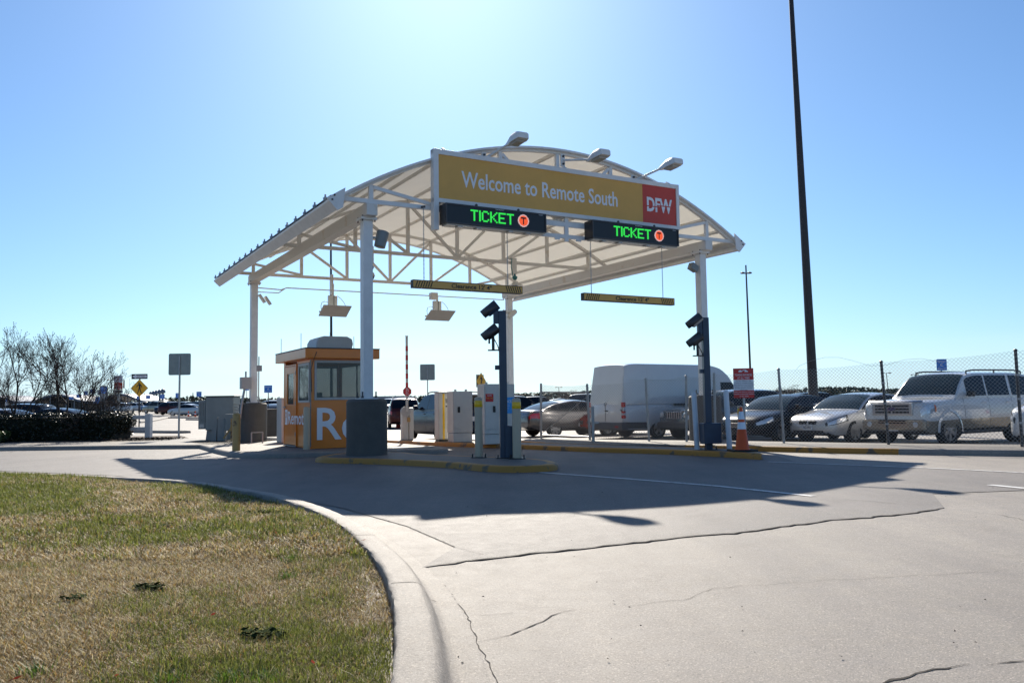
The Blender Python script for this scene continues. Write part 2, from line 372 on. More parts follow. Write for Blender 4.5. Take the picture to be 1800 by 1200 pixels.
# ---------------------------------------------------------------- kerb sweep
def sweep(pts, prof, name, m, side=1, parent=None, closed=False, smooth=50, jit=0):
    rj = random.Random(17); q = [Vector((p[0], p[1])) for p in pts]; rows = []; n = len(q)
    for i in range(n):
        if closed: a, b = q[i-1], q[(i+1) % n]
        else: a, b = q[max(0, i-1)], q[min(n-1, i+1)]
        d = (b-a).normalized(); nn = Vector((d.y, -d.x))*side
        row = []
        for o, z in prof:
            if jit and 0 <= o < .25 and z > 0: o += rj.gauss(0, jit)*(1 if o < .05 else .5)-(rj.random() < .05)*jit*-2; z += rj.gauss(0, jit*.25)
            c = q[i]+nn*o; row.append((c.x, c.y, gz(c.y)+z))
        rows.append(row)
    if closed: rows.append(rows[0])
    mb = MB(); mb.grid(rows); o = mb.build(name, m, parent, smooth=smooth); return o
def dense(pts, step=.4, closed=False):
    P_ = [Vector(p).xy for p in pts]; n = len(P_); out = []
    rngi = range(n if closed else n-1)
    for i in rngi:
        p0 = P_[(i-1) % n] if (closed or i > 0) else P_[0]; p1 = P_[i]; p2 = P_[(i+1) % n]; p3 = P_[(i+2) % n] if (closed or i+2 < n) else P_[-1]
        k = max(1, int((p2-p1).length/step))
        for j in range(k):
            t = j/k; out.append(.5*((2*p1)+(p2-p0)*t+(2*p0-5*p1+4*p2-p3)*t*t+(3*p1-p0-3*p2+p3)*t**3))
    if not closed: out.append(P_[-1])
    return out
inner_px = ((-320,838),(-150,834),(0,831),(125,836),(250,841),(330,847),(420,861),(475,871),(550,896),(600,924),(645,964),(675,1002),(690,1050),(694,1100),(692,1155),(682,1210),(660,1290),(600,1420))
inner = dense([gp(x, y, .13) for x, y in inner_px], .09)
side = 1
d0 = (inner[1]-inner[0]); # outward = right of travel or left
test = inner[len(inner)//2]; dd = (inner[len(inner)//2+1]-inner[len(inner)//2-1]).normalized(); nn = Vector((dd.y, -dd.x))
side = 1 if nn.dot(Vector((3, 9))-test) > 0 else -1
prof = [(0, -.2), (0, .118), (.008, .128), (.03, .132), (.13, .130), (.165, .124), (.195, .10), (.215, .055), (.235, .025), (.27, .012), (.38, .005), (.395, .0005)]
for sgi in range(0, 1):
    kb = sweep(inner, prof, 'kerb', M['kerb'], side, jit=.0035); tag(kb, kind='structure')
# kerb joints
for frac in (.30, .42, .53, .64, .76, .86):
    i = int(len(inner)*frac); a = inner[i]; d = (inner[i+3]-inner[i-3]).normalized(); nn = Vector((d.y, -d.x))*side
    mb = MB(); rows = []
    for o_, z in prof[2:10]:
        c = a+nn*o_; rows.append([((c+d*.004).x, (c+d*.004).y, gz(c.y)+z+.002), ((c-d*.004).x, (c-d*.004).y, gz(c.y)+z+.002)])
    mb.grid(rows); tag(mb.build('kerb_joint', M['crack'], kb))

# ---------------------------------------------------------------- lawn
def lawn_h(x, y):
    return .085+.035*math.sin(x*1.7+y*.6)*math.sin(y*1.1)+.03*min(1, max(0, (-x-1)/6))
def inside_lawn(x, y, pad=0):
    # y-range test against the kerb: is the point on the inner side of the nearest kerb segment
    d = (IN_-np.array((x, y))); k = int((d*d).sum(1).argmin()); k = min(max(k, 1), len(IN_)-2)
    t = IN_[k+1]-IN_[k-1]; t = t/np.hypot(*t); nx = np.array((t[1], -t[0]))*side
    return ((np.array((x, y))-IN_[k])@nx) < -pad
IN_ = np.array([tuple(p) for p in inner])
soil = bpy.data.materials.new('lawn_soil'); soil.use_nodes = True
t_ = soil.node_tree; n_ = t_.nodes; b_ = n_['Principled BSDF']; b_.inputs['Roughness'].default_value = .95; b_.inputs['Specular IOR Level'].default_value = .1
tc_ = n_.new('ShaderNodeTexCoord'); z_ = n_.new('ShaderNodeTexNoise'); z_.inputs['Scale'].default_value = 28; z_.inputs['Detail'].default_value = 8; t_.links.new(tc_.outputs['Object'], z_.inputs['Vector'])
r_ = n_.new('ShaderNodeValToRGB'); t_.links.new(z_.outputs['Fac'], r_.inputs[0]); r_.color_ramp.elements[0].position = .35; r_.color_ramp.elements[1].position = .68
r_.color_ramp.elements[0].color = (.035, .032, .012, 1); r_.color_ramp.elements[1].color = (.20, .15, .065, 1)
t_.links.new(r_.outputs[0], b_.inputs['Base Color'])
bb_ = n_.new('ShaderNodeBump'); bb_.inputs['Distance'].default_value = .03; t_.links.new(z_.outputs['Fac'], bb_.inputs['Height']); t_.links.new(bb_.outputs[0], b_.inputs['Normal'])
# base: strips from the kerb going left
lp = [(p.x, p.y) for p in inner]
mb = MB(); rows = []
for (x, y) in lp:
    row = []
    for k in range(22):
        f = (k/21)**1.6; X = x*(1-f)+(-40)*f; Y = y*(1-f)+(y*.25+ 4.5)*f if y < 12 else y*(1-f*.35)
        row.append((X, Y, gz(Y)+(-.03 if k == 0 else lawn_h(X, Y)-.02)))
    rows.append(row)
mb.grid(rows); lawn = mb.build('lawn', soil, smooth=180); tag(lawn, kind='structure')
# blades
gm = bpy.data.materials.new('grass_blade'); gm.use_nodes = True; t_ = gm.node_tree; n_ = t_.nodes; b_ = n_['Principled BSDF']
at_ = n_.new('ShaderNodeAttribute'); at_.attribute_name = 'tint'; b_.inputs['Roughness'].default_value = .55; b_.inputs['Specular IOR Level'].default_value = .3
tl_ = n_.new('ShaderNodeBsdfTranslucent'); ms_ = n_.new('ShaderNodeMixShader'); ms_.inputs[0].default_value = .42
t_.links.new(at_.outputs['Color'], b_.inputs['Base Color']); t_.links.new(at_.outputs['Color'], tl_.inputs[0])
t_.links.new(b_.outputs[0], ms_.inputs[1]); t_.links.new(tl_.outputs[0], ms_.inputs[2]); t_.links.new(ms_.outputs[0], n_['Material Output'].inputs[0])
def vnoise(x, y, s, seed=0):
    r = np.random.default_rng(seed); T = r.random((64, 64)); x = x*s+17.3; y = y*s+9.1
    xi = np.floor(x).astype(int); yi = np.floor(y).astype(int); fx = x-xi; fy = y-yi; fx = fx*fx*(3-2*fx); fy = fy*fy*(3-2*fy)
    g_ = lambda a, b: T[a % 64, b % 64]
    return (g_(xi, yi)*(1-fx)+g_(xi+1, yi)*fx)*(1-fy)+(g_(xi, yi+1)*(1-fx)+g_(xi+1, yi+1)*fx)*fy
def blades(n, ys_, width, hgt, name, seed, label, green=0.0):
    r = np.random.default_rng(seed); y0, y1 = ys_
    Y = y0+(y1-y0)*r.random(n*3)**1.0; X = -(.3+Y*.72)*r.random(n*3)
    P2 = np.stack([X, Y], 1)
    keep = np.zeros(len(X), bool)
    # nearest kerb test vectorised
    for c in range(0, len(X), 20000):
        q = P2[c:c+20000]; D = ((q[:, None, :]-IN_[None])**2).sum(2); k = np.clip(D.argmin(1), 1, len(IN_)-2)
        t = IN_[k+1]-IN_[k-1]; t /= np.hypot(t[:, 0], t[:, 1])[:, None]; nx = np.stack([t[:, 1], -t[:, 0]], 1)*side
        s = ((q-IN_[k])*nx).sum(1); keep[c:c+20000] = s < (-.018+.03*(r.random(len(q))-.5))
    X = X[keep][:n]; Y = Y[keep][:n]; n = len(X)
    Z = gzv(Y)+.085+.035*np.sin(X*1.7+Y*.6)*np.sin(Y*1.1)+.03*np.clip((-X-1)/6, 0, 1)-.005
    patch = vnoise(X, Y, 1.1, 1)*.5+vnoise(X, Y, 3.1, 2)*.3+vnoise(X, Y, 9, 3)*.2
    patch = (patch-.5)*1.5+green+.04+.24*np.clip((Y-6.5)/6, 0, 1)+.12*np.clip((-X-2.5)/4, 0, 1)-.10
    isg = r.random(n) < np.clip(.20+patch*1.5, .03, .9)
    straw = np.array([[.44, .33, .13], [.52, .41, .19], [.36, .24, .08], [.60, .52, .34], [.26, .15, .05]])[r.integers(0, 5, n)]
    grn = np.array([[.17, .20, .03], [.22, .25, .05], [.27, .27, .08], [.10, .12, .025]])[r.integers(0, 4, n)]
    col = np.where(isg[:, None], grn, straw)*(.68+.5*r.random(n))[:, None]
    ang = r.random(n)*2*np.pi; lean = np.where(isg, r.uniform(.2, 1.1, n), r.uniform(.7, 1.52, n))
    clump = .55+.9*vnoise(X, Y, 5, 7)
    H = hgt*r.uniform(.5, 1.35, n)*clump; Wd = width*r.uniform(.6, 1.3, n)
    dx = np.cos(ang)*np.sin(lean); dy = np.sin(ang)*np.sin(lean); dz = np.cos(lean)
    sxv = -np.sin(ang)*Wd/2; syv = np.cos(ang)*Wd/2
    mid = np.stack([X+dx*H*.5, Y+dy*H*.5, Z+dz*H*.62], 1); tip = np.stack([X+dx*H, Y+dy*H, Z+dz*H], 1)
    S = np.stack([sxv, syv, np.zeros(n)], 1); B = np.stack([X, Y, Z], 1)
    V = np.stack([B-S, B+S, mid+S*.8, mid-S*.8, tip], 1).reshape(-1, 3)
    me = bpy.data.meshes.new(name); me.vertices.add(n*5); me.vertices.foreach_set('co', V.ravel())
    base = np.arange(n)*5
    L_ = np.stack([base, base+1, base+2, base+3, base+3, base+2, base+4], 1).ravel()
    me.loops.add(n*7); me.loops.foreach_set('vertex_index', L_)
    me.polygons.add(n*2); st = np.stack([np.arange(n)*7, np.arange(n)*7+4], 1).ravel(); me.polygons.foreach_set('loop_start', st)
    me.update(calc_edges=True)
    ca = me.attributes.new('tint', 'FLOAT_COLOR', 'POINT'); c4 = np.ones((n*5, 4)); c4[:, :3] = np.repeat(col, 5, 0); ca.data.foreach_set('color', c4.ravel())
    me.materials.append(gm); o = bpy.data.objects.new(name, me); COL.objects.link(o); tag(o, label, 'grass', kind='stuff'); return o
def gzv(y): return -.2*np.clip((y-7)/27, 0, 1)
blades(190000, (2.9, 6.2), .0032, .034, 'grass', 11, 'short dry mown grass of the lawn nearest the camera')
blades(150000, (6.0, 16.5), .007, .055, 'grass', 12, 'greener grass of the lawn farther along the kerb')
blades(2500, (2.9, 9), .0024, .085, 'straw', 13, 'long loose straw lying over the mown lawn', green=-.6)
# weed clumps, dark
r = random.Random(9)
def weed(px, py, sz, k=60, colr=(.03, .05, .015), h=.03):
    c = gp(px, py, .1); mb = MB()
    for _ in range(k):
        a = r.uniform(0, 6.3); d = sz*math.sqrt(r.random()); x = c.x+math.cos(a)*d; y = c.y+math.sin(a)*d*.7; z = gz(y)+lawn_h(x, y)
        s = r.uniform(.008, .02); b = r.uniform(0, 6.3); hh = r.uniform(.3, 1)*h
        u = Vector((math.cos(b), math.sin(b), r.uniform(-.3, .3)))*s; w = Vector((-math.sin(b), math.cos(b), r.uniform(0, .8)))*s*.6; p = Vector((x, y, z+hh))
        mb.add([p-u, p-w, p+u, p+w], ((0, 1, 2, 3),))
    return mb
wm = mat('weed_leaf', (.035, .05, .015), .95, var=.4, scale=30, spec=.05)
for i, (px, py, sz, k, wh) in enumerate(((262,1037,.09,130,'darkest low weed clump, left of the middle of the lawn'), (465,1108,.11,130,'wide dark weed clump lying near the kerb end of the lawn'), (128,1062,.07,50,'small dark weed clump at the lawn left side'), (470,900,.22,150,'dark weed patch at the far part of the lawn near the kerb'), (325,885,.15,80,'flat weed patch in the far middle of the lawn'), (290,922,.12,60,'thin weed patch in mid lawn'))):
    o = weed(px, py, sz, k).build('weed_clump', wm); tag(o, wh, 'weed', 'weeds in the lawn')
# upright green grass tufts
tm = mat('fresh_grass', (.10, .17, .02), .5, var=.3, scale=20, trans=.4)
for (px, py, wh) in ((400,1195,'fresh green tuft at the bottom edge of the lawn, centre'), (300,1200,'fresh green tuft at the bottom edge, left of the larger one'), (470,1190,'fresh green tuft at the bottom edge near the kerb'), (510,985,'yellow green tuft in the lawn beside the kerb bend'), (505,1012,'low yellow green tuft just below the one by the kerb bend'), (60,1192,'fresh green tuft in the lower left corner')):
    c = gp(px, py, .09); mb = MB()
    for _ in range(46):
        a = r.uniform(0, 6.3); d = .07*r.random(); x = c.x+math.cos(a)*d; y = c.y+math.sin(a)*d; z = gz(y)+lawn_h(x, y)-.01
        l = r.uniform(.04, .085); b = r.uniform(0, 6.3); tp = Vector((x+math.cos(b)*l*.6, y+math.sin(b)*l*.6, z+l*.8)); md = Vector((x+math.cos(b)*l*.2, y+math.sin(b)*l*.2, z+l*.5)); s = Vector((-math.sin(b), math.cos(b), 0))*.0025
        mb.add([Vector((x, y, z))-s, Vector((x, y, z))+s, md+s*.8, md-s*.8, tp], ((0, 1, 2, 3), (3, 2, 4)))
    tag(mb.build('grass_tuft', tm), wh, 'grass tuft', 'fresh green tufts in the lawn')
# a few fallen red leaves, straws
rl = mat('fallen_red_leaf', (.20, .03, .015), .95, var=.3, scale=40, spec=.02)
for i, (px, py) in enumerate(((245,1001,),(30,1190),(550,1162),(205,1185),(375,1078),(410,876),(485,935),(640,948))):
    c = gp(px, py, .14); a = r.uniform(0, 6.3); u = Vector((math.cos(a), math.sin(a), .2))*.018; w = Vector((-math.sin(a), math.cos(a), .3))*.008
    mb = MB(); mb.add([c-u, c-w*.9-u*.3, c-w, c+u*1.1, c+w, c+w*.9-u*.3, ], ((0, 1, 2, 3, 4, 5),)); mb.tube(c-u, c-u*1.5, .001, 4)
    tag(mb.build('fallen_leaf', rl), ('dry red leaf left of the darkest weed clump', 'dry red leaf in the lower left corner of the lawn', 'dry red leaf near the kerb low in the lawn', 'dry red leaf at the bottom edge of the lawn', 'dry red leaf in the middle of the lawn', 'dry red leaf at the far side of the lawn', 'dry red leaf near the far kerb bend', 'dry red leaf caught between lawn and kerb')[i], 'leaf', 'fallen red leaves on the lawn')

# ---------------------------------------------------------------- islands
def island(outline, h, name, kerbmat, topmat, kw=.17):
    pts = dense([Vector((x, y)) for x, y in outline], .35, True)
    ar = sum(pts[i].x*pts[(i+1) % len(pts)].y-pts[(i+1) % len(pts)].x*pts[i].y for i in range(len(pts)))
    if ar < 0: pts = pts[::-1]
    prof = [(.03, -.15), (.0, .0), (-.01, h*.6), (-.03, h*.88), (-.06, h), (-kw, h+.004), (-kw-.03, h+.002)]
    top = []
    n = len(pts)
    for i in range(n):
        d = (pts[(i+1) % n]-pts[i-1]).normalized(); nn = Vector((d.y, -d.x)); q = pts[i]-nn*(kw+.005); top.append((q.x, q.y))
    o = sheet(top, h, name, topmat); tag(o, kind='structure')
    k = sweep(pts, prof, 'kerb', kerbmat, 1, o, True)
    return o
isl1 = [(-4.35,18.9), (-4.1,18.15), (-2.5,17.15), (-1.25,16.0), (-.55,14.95), (.05,14.55), (.6,14.75), (.82,15.5), (.5,16.7), (-.8,18.0), (-2.1,19.3), (-2.7,20.2), (-4.0,20.3)]
island(isl1, .115, 'traffic_island', M['yellow'], M['walk'])
fr = [gp(x, y, .12) for x, y in ((640,771),(769,777),(881,780.5),(1032,786),(1146,789),(1238,792.5),(1310,796))]
nose = [gp(1337, 798, .12), gp(1332, 793, .12)]
bk = [p+Vector((.62, 1.25, 0)) for p in fr[::-1]]
isl2 = [(p.x, p.y) for p in fr+nose+bk[1:]]
island(isl2, .12, 'traffic_island', M['yellow'], M['walk'])
isl3 = [l2w(*p) for p in ((-2.15, 2.9), (-2.05, 9), (-1.6, 14), (2.8, 14), (2.9, 8), (2.8, 1.6), (.9, 1.35), (-.6, 1.9))]
ISL3 = island([(p.x, p.y) for p in isl3], .13, 'booth_island', M['kerb'], M['walk'])
# right kerb with sidewalk
rk = [gp(x, y, .13) for x, y in ((900,773),(983,778),(1160,780.5),(1238,781.5),(1334,783.5),(1480,786.5),(1580,788),(1700,789.5),(1800,790.5),(2000,794))]
rkd = dense(rk, .6)
dd = (rkd[3]-rkd[2]).normalized(); sd = 1 if Vector((dd.y, -dd.x)).y < 0 else -1
profk = [(-.03, .13), (0, .128), (.03, .11), (.045, .05), (.05, -.1)]
ysplit = gp(1580, 788, .13).x
a_ = [p for p in rkd if p.x <= ysplit]; b_k = [p for p in rkd if p.x >= ysplit-.01]
inl0 = gp(985, 778, .13).x; inl1 = gp(1158, 780, .13).x
s1 = [p for p in a_ if p.x <= inl0]; s2 = [p for p in a_ if inl0-.7 <= p.x <= inl1+.7]; s3 = [p for p in a_ if p.x >= inl1]
rw = sheet([tuple(p-Vector((dd.y, -dd.x))*sd*.03) for p in rkd]+[(p.x+1.45, p.y+2.1) for p in rkd[::-1]], .13, 'sidewalk', M['walk']); tag(rw, kind='structure')
sweep(s1, profk, 'kerb', M['yellow'], sd, rw); sweep(s3, profk, 'kerb', M['yellow'], sd, rw); sweep(b_k+[b_k[-1]+Vector((8, -3))], profk, 'kerb', M['kerb'], sd, rw)
# drain inlets: concrete lintel with openings
sweep(s2, [(-.03, .133), (.0, .131), (.02, .118), (.022, .092), (-.2, .09)], 'kerb', M['kerb'], sd, rw)
sweep(s2, [(-.2, .13), (-.2, -.02), (-.19, -.03), (.1, -.03)], 'kerb', M['crack'], sd, rw)
L2 = (s2[-1]-s2[0])
for f in (0, .33, .64, .97):
    c = s2[0]+L2*f; d = L2.normalized(); nn = Vector((d.y, -d.x))*sd
    Mx = Matrix(((d.x, nn.x, 0, c.x), (d.y, nn.y, 0, c.y), (0, 0, 1, gz(c.y)), (0, 0, 0, 1)))
    mb = MB(); mb.box(-.09, -.1, -.03, .09, .018, .091, Mx); mb.build('pier', M['kerb'], rw)
# far left kerb and planting strip
mb_ = [Vector((x, y)) for x, y in ((-40, 27.4), (-25, 27.3), (-16.6, 27.0), (-12, 26.7), (-9.8, 26.4), (-8.3, 26.6))]
lk = dense(mb_, .8)
o = sheet([(p.x, p.y) for p in lk]+[(-8.3, 33.0), (-14.6, 33.5), (-40, 34.5)], .13, 'verge', M['walk']); tag(o, kind='structure')
ysx = gp(38, 786, 0).x
kprof = [(-.02, .13), (0, .128), (.03, .11), (.05, 0), (.055, -.1)]
ll = [p for p in lk if p.x <= ysx]; lr = [p for p in lk if p.x >= ysx-.9]
sweep(ll, kprof, 'kerb', M['yellow'], 1, o); sweep(lr, kprof, 'kerb', M['kerb'], 1, o)
ekerb = [Vector((-8.3, 26.6)), Vector((-8.1, 29)), Vector((-8.2, 33))]
sweep(ekerb, kprof, 'kerb', M['kerb'], 1, o)
gs = sheet([(-40, 29.3), (-19.5, 29.6), (-18.8, 31.4), (-40, 31.8)], .14, 'grass_strip', mat('fresh_lawn', (.10, .16, .03), .9, var=.4, scale=14, bump=.6)); tag(gs, kind='structure')
sb = sheet([(-40, 31.8), (-13.8, 31.2), (-12.9, 33.6), (-14.5, 36.8), (-40, 37.5)], .141, 'planting_bed', mat('mulch', (.07, .045, .028), .95, var=.4, scale=12, bump=.6)); tag(sb, kind='structure')
# parking kerbs in the far lot (low wheel-stop islands)
for i, (x0, y0, x1, y1) in enumerate(((228,756.5,303,757.5), (262,730.5,320,731), (292,733,352,733), (326,736,372,736.5), (264,727,300,727), (440,748,500,748))):
    A = gp(x0, y0, .12); B = gp(x1, y1, .12); d = (B-A).xy.normalized(); w = Vector((-d.y, d.x))*.9; h = d*1.5
    oo = island([(A.x, A.y), (B.x, B.y), (B.x+h.x*.4+w.x/2, B.y+h.y*.4+w.y/2), (B.x+w.x, B.y+w.y), (A.x+w.x, A.y+w.y)], .14, 'lot_island', M['kerb'], M['walk'])
# ================================================================ CANOPY
can = empty('toll_canopy', F0, YAW, 'large white steel canopy with arched fabric roof over the parking entry lanes', 'canopy')
AL, AR, AC = -.9, 11.3, 5.2
DF, DB = -.35, 12.8
ZE = 5.75
def az(a): return ZE+1.93*(1-((a-AC)/6.1)**2)
NODES = [CW*i/6 for i in range(7)]
POSTS = [(0, 0), (CW, 0), (0, CL), (CW, CL)]
for (a, d) in POSTS:
    zb = 1.28 if (a, d) != (CW, CL) else -.2
    m = MB(); m.box(a-.115, d-.115, zb, a+.115, d+.115, 5.38); po = m.build('post', M['white'], can, bev=.012)
    c = MB(); c.box(a-.19, d-.19, 5.38, a+.19, d+.19, 5.41); c.box(a-.19, d-.19, 5.412, a+.19, d+.19, 5.44)
    c.build('cap_plate', M['white'], po)
    b = MB()
    for sx_ in (-.15, .15):
        for sy_ in (-.15, .15): b.tube((a+sx_, d+sy_, 5.34), (a+sx_, d+sy_, 5.475), .016, 6)
    b.build('bolt', M['dark'], po)
    if zb > 0:
        c = MB(); c.box(a-.2, d-.2, zb, a+.2, d+.2, zb+.025); c.build('base_plate', M['white'], po)
        for sx_ in (-.16, .16):
            for sy_ in (-.16, .16):
                b = MB(); b.tube((a+sx_, d+sy_, zb), (a+sx_, d+sy_, zb+.17), .018, 6); b.tube((a+sx_, d+sy_, zb+.026), (a+sx_, d+sy_, zb+.075), .033, 6); b.build('anchor_bolt', M['dark'], po)
    h = MB(); h.box(a-.04, d-.1185, 4.8, a+.04, d-.116, 5.05); h.build('handhole_cover', M['white'], po)
# longitudinal beams on the post tops
for a in (0, CW):
    m = MB(); m.box(a-.13, -.38, 5.44, a+.13, CL+.35, 5.71); m.build('beam', M['rustwhite'], can, bev=.01)
# trusses
def truss(d, mm):
    w = .09
    tb = MB(); rows = []
    # arched top chord as many short bars
    aa = [AL+.05+(AR-AL-.1)*i/28 for i in range(29)]
    for i in range(28):
        tb.bar((aa[i], d, az(aa[i])-.075), (aa[i+1]+.004, d, az(aa[i+1])-.075), w, .11, (0, 1, 0))
    root = tb.build('truss', mm, can)
    b = MB(); b.box(AL+.15, d-w/2+.004, ZE-.03, AR-.15, d+w/2-.004, ZE+.07); b.build('bottom_chord', mm, root)
    for a in NODES:
        b = MB(); b.box(a-.05, d-w/2+.002, ZE+.071, a+.05, d+w/2-.002, az(a)-.125); b.build('vertical', mm, root)
    for i in range(3):
        for (a0, a1) in ((NODES[i], NODES[i+1]), (NODES[6-i], NODES[5-i])):
            s = 1 if a1 > a0 else -1
            b = MB(); b.bar((a0+s*.06, d, az(a0)-.17), (a1-s*.06, d, ZE+.09), w-.01, .075, (0, 1, 0)); b.build('diagonal', mm, root)
    for a in (0, CW):
        b = MB(); b.box(a-.12, d-.06, ZE-.045, a+.12, d+.06, ZE-.031); b.build('gusset', mm, root)
    return root
truss(-.28, M['white']); truss(CL/2, M['rustwhite']); truss(CL+.15, M['rustwhite'])
# purlins under the membrane
for a in [(-.42)]+NODES+[CW+.55]+[(NODES[i]+NODES[i+1])/2 for i in (0, 5)]:
    sl = -2*1.93*(a-AC)/6.1**2; n = Vector((-sl, 0, 1)).normalized()
    c = Vector((a, 0, az(a)))-n*.075
    m = MB(); m.bar((c.x, -.22, c.z), (c.x, DB-.1, c.z), .07, .08, tuple(n)); m.build('purlin', M['rustwhite'], can)
# membrane roof: stretched between trusses, sags slightly between purlins
rows = []; na = 72; dl = [DF+(DB-DF)*i/48 for i in range(49)]
aa = [AL+(AR-AL)*i/na for i in range(na+1)]
def memz(a, d):
    ph = (a % 1.693)/1.693; s = 4*ph*(1-ph)
    q = (d+.28) % 5.9/5.9; return az(a)-.022*s*(4*q*(1-q))
m = MB(); top = [[(a, d, memz(a, d)) for a in aa] for d in dl]; bot = [[(a, d, memz(a, d)-.018) for a in aa] for d in dl]
m.grid(top); m.grid([r[::-1] for r in bot]); m.build('roof_membrane', M['membrane'], can, smooth=60, fix=True)
# front/back edge trim
for d, nm in ((DF-.035, 'edge_trim'), (DB+.02, 'edge_trim')):
    m = MB()
    for i in range(36):
        a0 = AL+(AR-AL)*i/36; a1 = AL+(AR-AL)*(i+1)/36
        m.bar((a0, d, az(a0)-.04), (a1+.003, d, az(a1)-.04), .05, .13, (0, 1, 0))
    m.build(nm, M['white'], can)
# eave channels
for sgn, a0 in ((-1, AL), (1, AR)):
    sl = 2*1.93*(6.1)/6.1**2
    out = Vector((sgn*.84, 0, -.54)); up = Vector((sgn*.54, 0, .84))
    c0 = Vector((a0, 0, ZE))
    pr = [c0+up*.02-out*.16, c0+up*.02+out*.15, c0-up*.02+out*.16, c0-up*.27+out*.10, c0-up*.27+out*.02, c0-up*.25+out*.02, c0-up*.03+out*.12, c0-up*.01-out*.16]
    m = MB(); k = len(pr); segs = 4; L = DB+.25-(DF-.1)
    for s in range(segs):
        d0 = DF-.1+L*s/segs; d1 = DF-.1+L*(s+1)/segs-.012
        vs = [(p.x, d0, p.z) for p in pr]+[(p.x, d1, p.z) for p in pr]
        m.add(vs, [tuple(range(k-1, -1, -1)), tuple(range(k, 2*k))]+[(i, (i+1) % k, k+(i+1) % k, k+i) for i in range(k)])
    g = m.build('eave_channel', M['white'], can)
    m = MB(); q = c0+out*.02
    vs = []
    for dd_ in (DF-.14, DF-.1):
        for P_ in (c0+up*.06-out*.32, c0+up*.06+out*.19, c0-up*.29+out*.12, c0-up*.29-out*.03): vs.append((P_.x, dd_, P_.z))
    m.add(vs, ((0,1,2,3),(7,6,5,4),(0,4,5,1),(1,5,6,2),(2,6,7,3),(3,7,4,0))); m.build('end_plate', M['white'], can)
    m = MB()
    for oo in (-.05, .05):
        p = c0+out*(.05)+up*oo*.6-out*oo; m.tube((p.x, DF-.165, p.z), (p.x, DF-.14, p.z), .022, 6)
    m.build('bolt', M['dark'], g)
    for i in range(17):
        d = DF+.2+(DB-DF-.2)*i/16; p = c0+out*.12+up*.03
        m = MB(); m.tube(p+Vector((0, d, 0)), p+Vector((0, d, 0))+Vector((0, 0, .14)), .022, 6); m.box(p.x-.04, d-.05, p.z+.03, p.x+.04, d+.05, p.z+.075); m.build('clamp', M['galv'], g)
    m = MB(); p = c0+out*.02+up*.05; m.tube((p.x, DF, p.z), (p.x, DB, p.z), .03, 8); m.build('lacing_rope', M['hazblack'], g)
# sign support rails between the LED boxes
m = MB(); m.box(4.4, -.47, 5.63, 6.2, -.42, 5.75); m.box(4.4, -.47, 5.33, 6.2, -.42, 5.43); m.box(5.16, -.475, 5.25, 5.27, -.415, 5.92)
for x_ in (4.85, 5.5): m.box(x_, -.472, 5.28, x_+.16, -.45, 5.34)
m.build('sign_rail', M['white'], can)
# conduits hung between rear posts, junction boxes, camera mounts
m = MB(); m.path([(.1, CL-.12, 5.25), (.9, CL-.12, 5.22), (1.1, CL-.12, 5.3), (CW-.3, CL-.12, 5.3)], .022)
m.build('conduit', M['rustwhite'], can); m = MB(); m.path([(.05, CL-.15, 5.1), (.8, CL-.15, 5.1), (1.05, CL-.12, 5.28)], .018)
m.build('conduit', M['rustwhite'], can)
for a in (.6, CW-.6):
    pass
# arms carrying the lane reader panels (outriggers running from mid beam to behind)
def pedestal(a, d, label, r=.46, h=1.28):
    P_ = l2w(a, d); zb = gz(P_.y)
    t = empty('concrete_pier', (P_.x, P_.y, zb), YAW, label, 'concrete pier', 'round concrete piers under the canopy posts')
    m = MB(); m.lathe([(r, -.05), (r, h-zb-.05), (r-.05, h-zb)], 40); m.build('drum', M['base'], t, smooth=35)
    m = MB(); m.lathe([(r-.08, h-zb), (r-.08, h-zb+.002)], 24); m.build('grout', M['kerb'], t)
    if a == 0 and d == 0:
        for z_ in (.35, .78): 
            q = MB(); q.lathe([(r+.001, z_), (r+.003, z_+.006), (r+.001, z_+.012)], 40); q.build('form_line', M['base'], t)
pedestal(0, 0, 'large stained round concrete pier in front of the orange booth'); pedestal(CW, 0, 'round concrete pier of the right front canopy post beside the fence')
pedestal(0, CL, 'round concrete pier of the left rear canopy post behind the conduits')
# ================================================================ WELCOME SIGN
sg = empty('welcome_sign', F0, YAW, 'long ochre and red welcome sign in a white frame across the canopy front', 'sign')
SA0, SA1, SZ0, SZ1 = 1.45, 8.93, 5.87, 7.14; SD = -.50
fw_ = .13
fr_ = MB(); fr_.box(SA0, SD-.06, SZ1-.12, SA1, SD+.12, SZ1); fr_.box(SA0, SD-.06, SZ0, SA1, SD+.12, SZ0+.1)
fr_.box(SA0, SD-.062, SZ0-.66, SA0+.13, SD+.122, SZ1+.002); fr_.box(SA1-.1, SD-.062, SZ0-.002, SA1, SD+.122, SZ1+.002)
fr_.build('frame', M['white'], sg, bev=.006)
AD = 7.66
m = MB(); m.box(SA0+.13, SD-.03, SZ0+.1, AD, SD, SZ1-.12); pan = m.build('panel', M['signyellow'], sg)
m = MB(); m.box(AD+.002, SD-.03, SZ0+.1, SA1-.1, SD, SZ1-.12); pr_ = m.build('panel', M['signred'], sg); pr_['label'] = 'red end panel with cut white lettering'
text('lettering', 'Welcome to Remote South', facing(4.50, SD-.034, 6.50), w=4.62, h=.40, parent=pan, bold=.013)
text('lettering', 'DFW', facing((AD+SA1-.1)/2, SD-.034, 6.49), w=.88, h=.40, parent=pr_, bold=.03)
m = MB(); zc_ = 6.47
m.bar((7.7, SD-.0375, zc_-.03), (8.24, SD-.0375, zc_-.03), .003, .028); m.bar((8.14, SD-.0375, zc_+.012), (8.8, SD-.0375, zc_+.012), .003, .028); m.build('slash', M['signred'], pr_)
